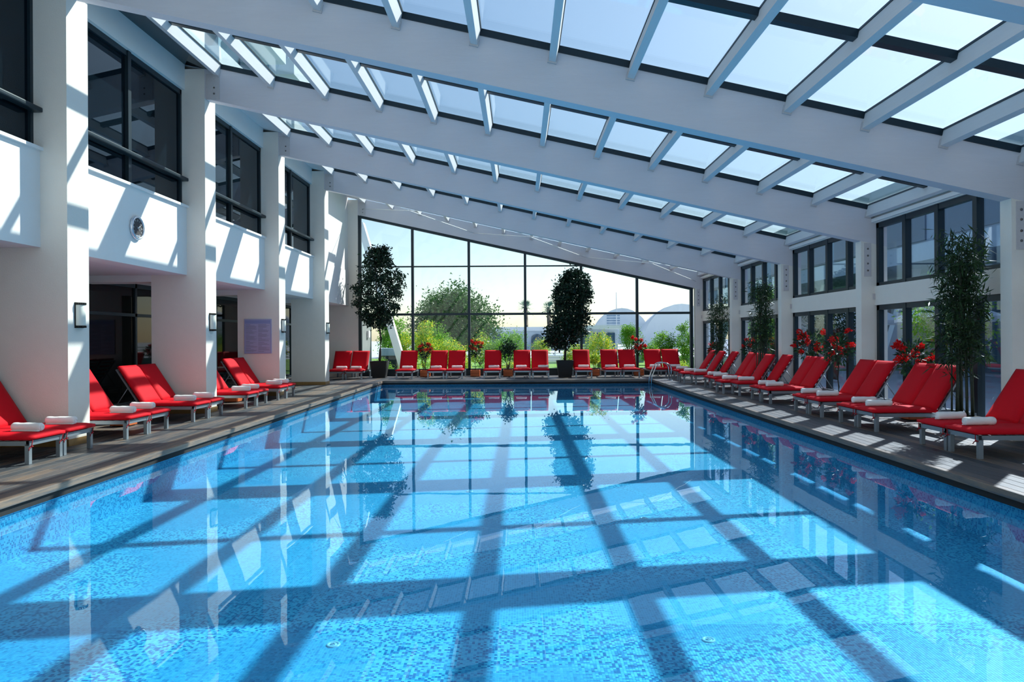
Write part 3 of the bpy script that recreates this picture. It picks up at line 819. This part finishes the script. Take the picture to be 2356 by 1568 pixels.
# end row boxes with plants between the loungers
for i, (px, red, lb) in enumerate(((971.5, 1, 'leftmost'), (1093, 1, 'second'), (1169, 0, 'third'), (1374, 0, 'fourth'), (1481, 1, 'rightmost'))):
    X = (-3.70, -1.74, -.46, 2.92, 4.65)[i]
    planter_box(X, 27.85, .34, .40, .265, 'orange wooden planter box, %s of five under the end window' % lb)
    if red: flower_plant(X, 27.85, .23, 1.18 if i != 4 else 1.28, .30, 'red-flowered shrub in the %s box under the end window' % lb, 10, 420, seed=20 + i)
    elif i == 2:
        t = empty('leafy_shrub', (X, 27.85, .23), label='dark green shrub with forked trunk in the third box under end window', cat='plant')
        bm = bmesh.new(); stems(bm, (0, 0, 0), [(-.12, 0, .55), (.12, 0, .6), (.0, .05, .75)], .03, .012, .04, 3); obj('stem', mesh_of(bm, 'stem', 'bark'), t)
        tag(obj('foliage', leaf_cloud('foliage', ball_points(900, (0, 0, .85), .42, .35, .42, 1, .1, 5, 4), .09, 'dleaf', .5, .1, .4, 5), t), kind='stuff')
    else:
        t = empty('leafy_shrub', (X, 27.85, .23), label='low yellow-green shrub in the fourth box under the end window', cat='plant')
        bm = bmesh.new(); stems(bm, (0, 0, 0), [(-.1, 0, .4), (.1, 0, .45), (.0, .05, .5)], .015, .008, .04, 3); obj('stem', mesh_of(bm, 'stem', 'bark'), t)
        tag(obj('foliage', leaf_cloud('foliage', ball_points(500, (0, 0, .45), .28, .25, .30, 1, .1, 5, 8), .08, 'gardy', .5, .1, .4, 5), t), kind='stuff')

def ficus(x, y, label, potlabel, cx, c0, c1, rx, n, seed, prof):
    """standard ficus in a square tapered black pot"""
    p = empty('plant_pot', (x, y, 0), label=potlabel, cat='pot', group='square black plant pots')
    H = .64; a, b = .235, .32
    bm = bmesh.new()
    def sq(r, z): return [bm.verts.new((sx * r, sy * r, z)) for sx, sy in ((-1, -1), (1, -1), (1, 1), (-1, 1))]
    r0, r1, r2, r3, r4 = sq(a, 0), sq(b, H), sq(b - .035, H), sq(b - .04, H - .06), sq(.001, H - .06)
    for A, B in ((r0, r1), (r1, r2), (r2, r3), (r3, r4)):
        for k in range(4): bm.faces.new([A[k], A[(k + 1) % 4], B[(k + 1) % 4], B[k]])
    bm.faces.new(r0[::-1])
    obj('pot_body', mesh_of(bm, 'pot_body', 'pot'), p)
    boxes_obj('soil', [(-b + .045, b - .045, -b + .045, b - .045, H - .10, H - .055)], 'soil', p)
    t = empty('ficus_tree', (x, y, H - .055), label=label, cat='tree', group='potted ficus trees')
    z0 = H - .055
    bm = bmesh.new()
    cz = (c0 + c1) / 2 - z0; hz = (c1 - c0) / 2
    trunk = [(0, 0, 0), (.02, 0, .4), (.06, .0, .9), (cx * .4 + .05, 0, 1.4), (cx * .7, 0, cz - hz * .3), (cx, 0, cz + hz * .5)]
    add_tube(bm, trunk, .05, 8, r1=.02)
    q = random.Random(seed)
    for k in range(16):
        s0 = Vector((cx * .8, 0, cz - hz * q.uniform(-.3, .75)))
        an = q.uniform(0, 6.28); e = s0 + Vector((math.cos(an) * rx * .8, math.sin(an) * rx * .8, q.uniform(.1, .7)))
        add_tube(bm, [s0, s0.lerp(e, .5) + Vector((0, 0, .1)), e], .016, 5, r1=.005)
    obj('trunk', mesh_of(bm, 'trunk', 'dbark'), t)
    # crown: leafy sprays filling the crown's profile (height, left edge, right edge)
    nq = np.random.default_rng(seed); zs = [p_[0] for p_ in prof]; P = []
    for k in range(n // 42):
        zz = nq.uniform(zs[0], zs[-1]); le = np.interp(zz, zs, [p_[1] for p_ in prof]); ri = np.interp(zz, zs, [p_[2] for p_ in prof])
        hw = (ri - le) / 2; an = nq.uniform(0, 6.283); rr = nq.random() ** .35
        c_ = np.array([(le + ri) / 2 + math.cos(an) * rr * hw, math.sin(an) * rr * hw, zz - z0])
        P.append(c_ + nq.normal(size=(42, 3)) * np.array([.085, .085, .075]) * nq.uniform(.7, 1.4))
    pts = np.concatenate(P)
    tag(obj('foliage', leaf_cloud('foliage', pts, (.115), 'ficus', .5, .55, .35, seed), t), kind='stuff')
    return t
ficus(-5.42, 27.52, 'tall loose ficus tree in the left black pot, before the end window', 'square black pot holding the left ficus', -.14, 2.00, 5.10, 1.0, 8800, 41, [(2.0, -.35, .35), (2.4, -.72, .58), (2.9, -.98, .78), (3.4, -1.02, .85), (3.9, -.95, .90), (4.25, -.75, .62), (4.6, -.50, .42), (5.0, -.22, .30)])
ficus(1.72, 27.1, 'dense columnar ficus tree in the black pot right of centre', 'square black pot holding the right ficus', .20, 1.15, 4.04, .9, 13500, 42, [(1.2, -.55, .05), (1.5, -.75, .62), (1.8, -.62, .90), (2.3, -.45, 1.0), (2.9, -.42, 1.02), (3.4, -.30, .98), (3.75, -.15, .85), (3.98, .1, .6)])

def bamboo(x, y, h, r, n, label, nleaf, seed, leaf=.15):
    t = empty('bamboo_clump', (x, y, 0), label=label, cat='plant', group='bamboo clumps')
    boxes_obj('trough', [(-r * .8, r * .8, -r * .8, r * .8, 0, .27)], 'white', t, bevel=.01)
    boxes_obj('soil', [(-r * .72, r * .72, -r * .72, r * .72, .26, .285)], 'soil', t)
    q = random.Random(seed); P = []
    for k in range(n):
        bm = bmesh.new()
        bx, by = q.uniform(-.55, .55) * r, q.uniform(-.55, .55) * r
        hh = h * q.uniform(.78, 1.0); lx, ly = q.uniform(-.5, .5) * r, q.uniform(-.5, .5) * r
        pts = [(bx + lx * (f ** 1.6), by + ly * (f ** 1.6), .27 + (hh - .27) * f) for f in [i / 9 for i in range(10)]]
        add_tube(bm, pts, .014, 7, r1=.005)
        for pz in pts[1:-1]: add_lathe(bm, [(.013, -.006), (.018, 0), (.013, .006)], 7, c=pz)
        obj('culm', mesh_of(bm, 'culm', 'culm'), t)
        for i in range(int(nleaf / n / 7)):
            f = q.uniform(.22, 1.0) ** .8; k0 = min(8, int(f * 9)); a = Vector(pts[k0]).lerp(Vector(pts[k0 + 1]), f * 9 - k0)
            an = q.uniform(0, 6.28); L = q.uniform(.08, .26); c = a + Vector((math.cos(an) * L, math.sin(an) * L, q.uniform(-.02, .12)))
            for _ in range(7):
                v = c + Vector((q.gauss(0, .035), q.gauss(0, .035), q.gauss(0, .035)))
                v.x = min(v.x, 7.08 - x); P.append(v)
    tag(obj('foliage', leaf_cloud('foliage', np.array([tuple(p) for p in P]), leaf, 'bamboo', .13, .5, .4, seed), t), kind='stuff')
bamboo(6.70, 10.80, 3.15, .26, 15, 'tall dark bamboo clump in white trough beside the nearest right column', 3600, 51)
bamboo(6.72, 19.80, 3.15, .24, 12, 'bamboo clump behind the fifth pair of loungers on the right deck', 2400, 52)
bamboo(6.80, 24.25, 3.0, .24, 11, 'farthest bamboo clump on the right, near the end window corner', 2000, 53)

for i, (x, y, h, s, nf, lb, lean) in enumerate((
        (7.05, 12.72, 1.35, .34, 12, 'red-flowered shrub behind the second pair on the right deck', (-.02, 0)),
        (7.02, 15.05 + .62, 1.5, .34, 9, 'dark red-flowered shrub on a bare stem beside the second right column', (0, 0)),
        (7.05, 17.32, 1.55, .36, 14, 'bright red-flowered shrub behind the fourth pair on the right deck', (0, 0)),
        (7.03, 21.72, 1.3, .25, 5, 'orange-red flowered shrub behind the sixth right-deck pair', (0, 0)),
        (7.03, 25.75, 1.2, .25, 5, 'small red-flowered shrub in the far right corner', (0, 0)))):
    planter_box(x, y, .36, .36, .26, 'orange planter box of the ' + lb.replace('red-flowered shrub', 'shrub').replace('orange-red flowered', 'orange').replace('on a bare stem ', ''))
    flower_plant(x, y, .226, h - .1, s, lb, nf, 420, seed=60 + i, lean=lean)
for i, (x, y, lb) in enumerate(((-6.95, 12.47, 'second and third'), (-6.95, 14.2 + 1.02, 'third and fourth'), (-6.9, 17.13, 'fourth and fifth'))):
    planter_box(x, y, .30, .30, .20, 'low orange wooden box between the %s pairs on the left deck' % lb)

# ------------------------------------------------------------------ pool ladder
lad = empty('pool_ladder', (4.75, 24.75, 0), label='steel pool ladder with two arched handrails at the far right corner', cat='ladder')
for yy in (-.22, .22):
    bm = bmesh.new()
    pts = [(.48, yy, 0.0), (.48, yy, .36)]
    for k in range(9):
        a = math.pi * k / 10.0
        pts.append((.20 + .28 * math.cos(a), yy, .40 + .22 * math.sin(a)))
    pts += [(-.17, yy, .20), (-.22, yy, .02), (-.22, yy, -.55)]
    add_tube(bm, pts, .02, 10)
    h = obj('handrail', mesh_of(bm, 'handrail', 'steel'), lad)
    bm = bmesh.new(); add_lathe(bm, [(.0, .012), (.035, .012), (.045, .004), (.045, 0)], 14, c=(.48, yy, .002)); obj('flange', mesh_of(bm, 'flange', 'steel'), h)
for zz in (-.30, -.50):
    bm = bmesh.new(); add_box(bm, -.25, -.19, -.22, .22, zz - .01, zz + .01, .004); obj('tread', mesh_of(bm, 'tread', 'steel'), lad)

# ------------------------------------------------------------------ wall lamps on the left columns
def sconce(Y, k):
    t = empty('wall_lamp', (XL, Y + .25, 1.865), label='black-bracketed cream wall lamp on the %s left column' % NAMES_K[k], cat='lamp', group='column wall lamps')
    bm = bmesh.new(); add_lathe(bm, [(.085, -.15), (.088, -.14), (.088, .14), (.085, .15)], 18, a0=-math.pi / 2, a1=math.pi / 2)
    obj('shade', mesh_of(bm, 'shade', 'cream'), t)
    boxes_obj('back_plate', [(0, .012, -.10, .10, -.185, .185)], 'black', t)
    for s in (-1, 1):
        bm = bmesh.new()
        za, zc = s * .150, s * .182
        za, zc = min(za, zc), max(za, zc)
        for (r0, r1, a, b) in ((.085, .096, za, za + .006), (.085, .096, zc - .006, zc)):
            add_lathe(bm, [(r0, a), (r1, a), (r1, b), (r0, b), (r0, a)], 18, a0=-math.pi / 2, a1=math.pi / 2, smooth=False)
        for q in range(10):                       # pierced band: small posts between two rims
            an = -math.pi / 2 + math.pi * q / 9
            add_box(bm, -.006, .006, -.006, .006, za, zc, mx=Matrix.Translation((.090 * math.cos(an), .090 * math.sin(an), 0)))
        obj('pierced_band', mesh_of(bm, 'pierced_band', 'black'), t)
for k in (1, 2, 3, 4, 5, 6): sconce(GY[k], k)

# ------------------------------------------------------------------ wall clock
cl = empty('wall_clock', (XPL, 12.56, 3.48), label='round silver wall clock with dark face on the white parapet', cat='clock')
bm = bmesh.new(); add_lathe(bm, [(0, .002), (.205, .002), (.212, .02), (.205, .05), (.185, .062), (.172, .05), (.172, .035)], 40, axis='X'); obj('case', mesh_of(bm, 'case', 'silver'), cl)
bm = bmesh.new(); add_lathe(bm, [(0.0005, .036), (.174, .036)], 40, axis='X'); obj('face', mesh_of(bm, 'face', 'clockface'), cl)
bm = bmesh.new()
for k in range(12):
    if k in (6, ): continue
    L = .035 if k % 3 == 0 else .024
    add_box(bm, .037, .039, -.004, .004, .150 - L, .150, mx=Matrix.Rotation(-k * math.pi / 6, 4, 'X'))
obj('hour_marks', mesh_of(bm, 'hour_marks', 'white'), cl)
def hand(name, deg, L, w_, m, x):
    bm = bmesh.new(); add_box(bm, x, x + .003, -w_, w_, -.015, L, mx=Matrix.Rotation(-math.radians(deg), 4, 'X')); obj(name, mesh_of(bm, name, m), cl)
# seen from the pool, +Y runs to the right on this wall
hand('hour_hand', 62, .085, .006, 'white', .042); hand('minute_hand', 128, .075, .004, 'silver', .046); hand('second_hand', 290, .06, .0015, 'silver', .05)
bm = bmesh.new(); add_box(bm, .037, .04, -.075, .075, -.158, -.128, .004); obj('lower_panel', mesh_of(bm, 'lower_panel', 'silver'), cl)

# ------------------------------------------------------------------ notice board on the third fin
nb = empty('notice_board', (-6.955, GY[5] - .004, 1.585), label='lavender notice board of small print on the third left column', cat='sign')
bm = bmesh.new(); add_box(bm, -.365, .365, -.018, 0, -.46, .46, .004); obj('panel', mesh_of(bm, 'panel', 'board'), nb)
boxes_obj('header_band', [(-.34, .34, -.021, -.017, .335, .425)], 'boardhead', nb)
boxes_obj('border', [(-.345, -.335, -.021, -.017, -.44, .335), (.335, .345, -.021, -.017, -.44, .335), (-.345, .345, -.021, -.017, -.445, -.437)], 'boardhead', nb)
bm = bmesh.new(); q = random.Random(5)
for cxp in (-.32, .01):
    z = .305
    while z > -.42:
        para = q.randint(3, 7)
        add_box(bm, cxp, cxp + q.uniform(.09, .22), -.0195, -.017, z, z + .010); z -= .026
        for _ in range(para):
            if z < -.42: break
            add_box(bm, cxp, cxp + q.uniform(.19, .31), -.019, -.017, z, z + .006); z -= .0165
        z -= .022
obj('small_print', mesh_of(bm, 'small_print', 'print'), nb)

# ------------------------------------------------------------------ outside: ground, garden, buildings
tag(boxes_obj('lawn', [(-140, 160, 31.5, 56, -.6, -.06)], 'grass'), 'bright green garden lawn beyond the end window', 'lawn')
tag(boxes_obj('far_plaza', [(-200, 220, 56, 420, -.6, -.06)], 'paving'), 'pale open ground around the domed pavilion', 'ground')
tag(boxes_obj('terrace', [(7.6, 40, -20, 31.5, -.6, -.04), (-14, 7.6, 28.5, 31.5, -.6, -.04)], 'paving'), 'pale paved terrace outside the right-hand windows', 'terrace')
tag(boxes_obj('outer_ground', [(-60, -14, -20, 31.5, -.6, -.06), (40, 160, -20, 31.5, -.6, -.06)], 'grass'), 'grass at the sides of the building', 'ground')

def bush(x, y, z, rx, rz, n, leaf, m, label, seed, cat='bush', trunk=0.0, group='garden shrubs', name='garden_shrub', lumps=8, bark='bark'):
    gz = -.035 if name == 'terrace_tree' else -.055
    t = empty(name, (x, y, gz), label=label, cat=cat, group=group)
    bm = bmesh.new()
    zc = z - gz
    stems(bm, (0, 0, .01 + (.05 + trunk) * .55), [(0, 0, max(.2, zc - rz * .2))] + [(q_ * rx * .4, .1, max(.25, zc)) for q_ in (-1, 1)], .05 + trunk, .02, .05, seed)
    obj('stem', mesh_of(bm, 'stem', bark), t)
    C = ball_points(max(20, n // 14), (0, 0, zc), rx, rx * .8, rz, 1, .25, lumps, seed)
    nq = np.random.default_rng(seed); sp = min(rx, rz) * .11 + .03
    P = (C[:, None, :] + nq.normal(size=(len(C), 56, 3)) * sp).reshape(-1, 3); P = P[P[:, 2] > leaf * 1.4]
    leaf = leaf * .55
    tag(obj('foliage', leaf_cloud('foliage', P, leaf, m, .5, .0, .4, seed), t), kind='stuff')
    return t
def bush_px(xc, wpx, ytop, ybot, Y, n, leaf, m, label, seed, **kw):
    a = pix(xc, ytop, Y); b = pix(xc, ybot, Y)
    bush(a.x, Y, (a.z + b.z) / 2, wpx / 2 * Y / F_PX, (a.z - b.z) / 2, n, leaf, m, label, seed, **kw)
bush_px(1045, 195, 660, 850, 62, 7000, .42, 'pine', 'big round-crowned pine tree beyond the garden', 71, cat='tree', trunk=.2, name='pine_tree', group='garden trees', lumps=26)
bush_px(975, 60, 735, 850, 34, 1100, .14, 'gardy', 'yellow-flowered bush left of the pine', 72)
bush_px(912, 75, 728, 850, 46, 1300, .22, 'gardn', 'pale green tree behind the white raking strut', 73, cat='tree', group='garden trees')
bush_px(893, 45, 705, 850, 40, 1000, .2, 'gardn', 'green shrub just right of the outer wall', 77)
bush_px(1035, 95, 775, 852, 36, 1500, .13, 'gardy', 'yellow-green bush before the pine', 74)
bush_px(1105, 75, 768, 850, 39.5, 1300, .14, 'gardy', 'sunlit bush right of the pine', 75)
bush_px(1180, 75, 757, 850, 41, 1400, .15, 'gardn', 'leafy green bush below the left palm', 76)
bush_px(1000, 80, 742, 850, 44, 1500, .18, 'gardn', 'tall leafy bush in front of the pine trunk', 85)
bush_px(1142, 70, 778, 850, 37, 1300, .14, 'gardn', 'broad green bush between the pine and the palms', 86)
bush_px(938, 60, 760, 850, 36, 1200, .14, 'gardy', 'yellow-dotted bush right of the white strut', 87)
bush_px(1245, 45, 780, 830, 41, 700, .14, 'gardy', 'small yellow-flowered bush at the foot of the stair rail', 78)
bush_px(1378, 75, 762, 845, 33, 1300, .12, 'gardy', 'yellow-green young tree right of the dense ficus', 79, cat='tree', group='garden trees')
bush_px(1448, 52, 742, 800, 42, 1300, .14, 'gardn', 'round clipped topiary tree in front of the white canopy', 80, cat='tree', group='garden trees')
bush_px(1318, 55, 790, 840, 38, 700, .13, 'gardy', 'low bush beside the ficus trunk', 81)
bush_px(1530, 66, 765, 840, 48, 1300, .2, 'gardn', 'rounded green shrub below the white dome', 82)
bush_px(1495, 50, 785, 845, 40, 900, .15, 'gardn', 'dark shrub behind the pool ladder', 83)
bush_px(1575, 42, 722, 850, 35, 900, .15, 'gardn', 'slender young tree by the right edge of the end window', 84, cat='tree', group='garden trees')
for i, (xc, w_) in enumerate(((880, 60), (940, 60), (1000, 60), (1060, 60), (1120, 60), (1175, 55), (1235, 50), (1340, 55), (1395, 50), (1555, 60))):
    bush_px(xc, w_, 826 + (i * 7) % 10, 862, 31.5 + (i % 3) * .6, 420, .10, 'gardy' if i % 2 else 'gardn', 'low flowering border plant behind the glass, %s from the left' % ORD[i], 90 + i, group='border plants')

def palm(px, ptop, Y, label, seed):
    c = pix(px, ptop, Y)
    t = empty('palm_tree', (c.x, Y, -.06), label=label, cat='tree', group='palms')
    bm = bmesh.new(); add_tube(bm, [(0, 0, .03), (.1, 0, c.z * .5), (0, 0, c.z - .8)], .38, 8, r1=.33); obj('trunk', mesh_of(bm, 'trunk', 'bark'), t)
    q = random.Random(seed)
    for k in range(26):
        bm = bmesh.new()
        an = k * 2.4; el = q.uniform(-.7, 1.25); L = q.uniform(1.4, 1.9)
        d = Vector((math.cos(an) * math.cos(el), math.sin(an) * math.cos(el), math.sin(el)))
        s = d.cross(Vector((0, 0, 1))).normalized()
        for j in range(-3, 4):
            e = d * L + s * j * .24 * L * .7 - Vector((0, 0, .12 * j * j * .4))
            a0 = d * L * .35
            vs = [bm.verts.new(a0), bm.verts.new(a0.lerp(e, .5) + s * .06), bm.verts.new(e), bm.verts.new(a0.lerp(e, .5) - s * .06)]
            bm.faces.new(vs)
        add_tube(bm, [(0, 0, 0), d * L * .4], .04, 5)
        obj('frond', mesh_of(bm, 'frond', 'palm'), t).location = (0, 0, c.z - .7)
palm(1209, 697, 120, 'left fan palm on the skyline beyond the garden', 3)
palm(1262, 700, 120, 'right fan palm half hidden by the dense ficus', 4)

# white tensile pavilion with two domes, canopy and mast
pav = empty('pavilion', pix(1480, 790, 80), label='white domed pavilion with canopy and mast beyond the garden', cat='building')
poff = Matrix.Translation(pav.location).inverted()
def pvp(o): o.parent = pav; o.matrix_parent_inverse = poff; return o
def vault(name, xa, xb, ytop, ybase, Y, depth, m):
    A, B, T = pix(xa, ybase, Y), pix(xb, ybase, Y), pix((xa + xb) / 2, ytop, Y)
    bm = bmesh.new(); cx = (A.x + B.x) / 2; rx = (B.x - A.x) / 2; rz = T.z - A.z
    rows = []
    for j in range(9):
        f = j / 8 * math.pi / 2; k = math.cos(f)
        rows.append([bm.verts.new((cx + math.cos(math.pi * i / 16) * rx * (.45 + .55 * k), Y + depth * math.sin(f), A.z + math.sin(math.pi * i / 16) * rz * (.35 + .65 * k))) for i in range(17)])
    for j in range(8):
        for i in range(16): bm.faces.new([rows[j][i], rows[j][i + 1], rows[j + 1][i + 1], rows[j + 1][i]]).smooth = True
    bm.faces.new(rows[0][::-1])
    return pvp(obj(name, mesh_of(bm, name, m)))
vault('dome', 1362, 1500, 708, 790, 84, 10, 'canvas')
vault('dome', 1478, 1660, 698, 800, 78, 12, 'canvas')
a, b = pix(1300, 748, 60), pix(1432, 756, 60)
pvp(boxes_obj('canopy', [(a.x, b.x, 60, 66, b.z, a.z)], 'white'))
a, b = pix(1330, 757, 62), pix(1425, 815, 62)
pvp(boxes_obj('canopy_wall', [(a.x, b.x, 63, 65.5, b.z, a.z)], 'bldg'))
for xx in (1345, 1375, 1405):
    a, b = pix(xx - 10, 765, 62.9), pix(xx + 10, 805, 62.9)
    pvp(boxes_obj('window', [(a.x, b.x, 62.9, 63.05, b.z, a.z)], 'winblue'))
a = pix(1418, 672, 80); bm = bmesh.new(); add_tube(bm, [(a.x, 80, 0), (a.x, 80, a.z)], .05, 6); pvp(obj('mast', mesh_of(bm, 'mast', 'white')))
a, b = pix(1395, 722, 82), pix(1425, 750, 82)
pvp(boxes_obj('louvre', [(a.x, b.x, 81.6, 81.7, b.z + (a.z - b.z) * i / 5, b.z + (a.z - b.z) * (i + .6) / 5) for i in range(5)], 'bluegrey'))
# low blue-grey building with arches
lb = empty('garden_building', pix(1180, 800, 90), label='low blue-grey building with arched openings beyond the palms', cat='building')
loff = Matrix.Translation(lb.location).inverted()
def lbp(o): o.parent = lb; o.matrix_parent_inverse = loff; return o
a, b = pix(1125, 760, 90), pix(1345, 815, 90)
lbp(boxes_obj('wall', [(a.x, b.x, 90, 96, -.055, a.z)], 'bldg'))
a, b = pix(1118, 752, 89.5), pix(1350, 760, 89.5)
lbp(boxes_obj('roof', [(a.x, b.x, 89.5, 96.5, b.z, a.z)], 'canvas'))
for xx in (1145, 1185, 1235, 1285, 1325):
    a, b = pix(xx - 13, 768, 89.9), pix(xx + 13, 815, 89.9)
    bm = bmesh.new(); cx_ = (a.x + b.x) / 2; r_ = (b.x - a.x) / 2
    poly = [(cx_ + r_, -.05)] + [(cx_ + r_ * math.cos(math.pi * i / 8), a.z - r_ * .7 + r_ * .7 * math.sin(math.pi * i / 8)) for i in range(9)] + [(cx_ - r_, -.05)]
    add_prism_xz(bm, poly, 89.85, 89.99); lbp(obj('arch_window', mesh_of(bm, 'arch_window', 'winblue')))
# white garden stair and railing
rl = empty('garden_railing', pix(1340, 820, 44), label='white railing with sloping stair section in the garden', cat='railing')
roff = Matrix.Translation(rl.location).inverted()
def rlp(o): o.parent = rl; o.matrix_parent_inverse = roff; return o
YR = 44
def tube_px(name, pts, r, m='white', Y=YR):
    bm = bmesh.new(); add_tube(bm, [pix(px, py, Y) for px, py in pts], r, 6); rlp(obj(name, mesh_of(bm, name, m)))
for dy in (0, 6.5, 13, 19):
    tube_px('rail', [(1228, 815 + dy * .55), (1252, 793 + dy), (1410, 792 + dy * .97), (1440, 790 + dy), (1475, 796 + dy)], .03)
for xx in (1252, 1277, 1302, 1330, 1360, 1390, 1420, 1445, 1472):
    tube_px('post', [(xx, 792), (xx, 819)], .035)
a, b = pix(1250, 817, YR), pix(1480, 836, YR)
rlp(boxes_obj('landing', [(a.x, b.x, YR - .2, YR + 3, -.055, a.z)], 'bluegrey'))
for i in range(3):
    a, b = pix(1228, 818 + i * 6, YR - .3), pix(1300, 0, YR - .3)
    rlp(boxes_obj('step', [(a.x, b.x, YR - .6 - i * .3, YR - .2, -.055, a.z)], 'white'))
# raking white strut, outer wall with small box, blue panel
st = empty('raking_strut', (-5.3, 32.5, -.05), label='white raking concrete strut outside the end window', cat='strut')
bm = bmesh.new()
p0, p1 = pix(925, 835, 32.5), pix(893, 727, 32.5); d = (p1 - p0) / (p1.z - p0.z)
bot = p0 + d * (-.05 - p0.z); top = p0 + d * (6.8 - p0.z)
for s, hw in ((0, 1),):
    poly = [(bot.x - .17, bot.z), (bot.x + .17, bot.z), (top.x + .15, top.z), (top.x - .15, top.z)]
    add_prism_xz(bm, poly, 32.3, 32.75)
o = obj('strut_body', mesh_of(bm, 'strut_body', 'white'), st); o.matrix_parent_inverse = Matrix.Translation((-5.3, 32.5, -.05)).inverted()
bm = bmesh.new(); add_box(bm, bot.x - .3, bot.x + .3, 32.2, 32.85, -.06, .12, .02)
o = obj('base_plate', mesh_of(bm, 'base_plate', 'dframe'), st); o.matrix_parent_inverse = Matrix.Translation((-5.3, 32.5, -.05)).inverted()
ow = empty('outer_wall', (-6.6, 30, 0), label='grey rendered wall stub outside the end window', cat='wall')
o = boxes_obj('wall_panel', [(-.25, -.0, -1.45, 1.7, -.035, 2.62)], 'orender', ow)
o = boxes_obj('corner_post', [(-.12, .10, -1.40, -1.2, 2.62, 6.4)], 'bluegrey', ow)
o = boxes_obj('meter_box', [(0, .09, .7, 1.0, 1.55, 1.85)], 'plate', ow, bevel=.01)
gb = empty('garden_box', pix(896, 825, 33.5), label='low pale blue covered box beside the white strut', cat='box')
boxes_obj('lid', [(-.42, .42, -.3, .3, .15, .50)], 'bluegrey', gb, bevel=.03)
boxes_obj('plinth', [(-.40, .40, -.28, .28, -.61, .14)], 'dframe', gb)

# terrace on the right: parasols, trees, planters seen through the blue glass
def parasol(x, y, label):
    t = empty('parasol', (x, y, -.04), label=label, cat='parasol', group='terrace parasols')
    bm = bmesh.new(); add_tube(bm, [(0, 0, 0), (0, 0, 2.6)], .03, 8); obj('pole', mesh_of(bm, 'pole', 'white'), t)
    bm = bmesh.new(); add_lathe(bm, [(0.01, 2.7), (.7, 2.45), (1.5, 2.1), (1.5, 1.95)], 8, smooth=False); obj('canopy', mesh_of(bm, 'canopy', 'canvas'), t)
    bm = bmesh.new(); add_lathe(bm, [(0, 0.08), (.3, .08), (.32, 0)], 16); obj('base', mesh_of(bm, 'base', 'plate'), t)
parasol(12.9, 15.4, 'white parasol on the terrace, nearer the camera')
parasol(13.0, 21.6, 'white parasol on the terrace, in the middle')
parasol(12.9, 26.6, 'white parasol on the terrace, farthest along')
for i, (x, y, h, r) in enumerate(((10.8, 12.6, 2.6, .9), (11.2, 18.5, 3.2, 1.1), (10.6, 24, 3.0, 1.0), (10.6, 30, 3.4, 1.2), (12.5, 34, 4.2, 1.8), (11.0, 7.5, 3.0, 1.1))):
    bush(x, y, h * .6, r, h * .4, 1100, .16, 'gardn' if i % 2 else 'dleaf', 'leafy terrace tree outside the right windows, %s from the camera' % ORD[i], 120 + i, cat='tree', trunk=.08, name='terrace_tree', group='terrace trees')
# hotel block seen through the roof on the left
hb = empty('hotel_block', (-20, 15, 9), label='pale hotel block with balconies above the glazed roof', cat='building')
hoff = Matrix.Translation((-20, 15, 9)).inverted()
def hp(o): o.parent = hb; o.matrix_parent_inverse = hoff; return o
hp(boxes_obj('facade', [(-30, -14, -3, 46, 9.0, 24)], 'hotel'))
for fz in (9.6, 13.0, 16.4, 19.8):
    for yy in range(0, 45, 5):
        hp(boxes_obj('balcony', [(-14, -12.6, yy, yy + 3.6, fz, fz + .9)], 'bldg'))
        hp(boxes_obj('window', [(-13.95, -13.9, yy + .6, yy + 3.0, fz + .9, fz + 2.6)], 'winblue'))

# shaded annex facing the pool hall across the terrace
an = empty('annex_building', (15, 15, 0), label='blue-grey shaded annex with raking struts across the terrace', cat='building')
aoff = Matrix.Translation((15, 15, 0)).inverted()
def anp(o): o.parent = an; o.matrix_parent_inverse = aoff; return o
anp(boxes_obj('wall', [(14.5, 20, -14, 58, 4.2, 7.4), (17.5, 20, -14, 58, -.035, 4.2)], 'bluegrey'))
for k in range(17):
    yy = -12 + k * 4.1
    anp(boxes_obj('window', [(14.44, 14.5, yy + .4, yy + 3.6, 4.9, 6.0)], 'winblue'))
    bm = bmesh.new(); add_prism_xz(bm, [(14.6, -.035), (15.1, -.035), (16.3, 4.2), (15.9, 4.2)], yy - .2, yy + .2)
    anp(obj('raking_post', mesh_of(bm, 'raking_post', 'bldg')))
    anp(boxes_obj('ground_window', [(17.42, 17.5, yy + .4, yy + 3.7, .1, 3.4)], 'winblue'))
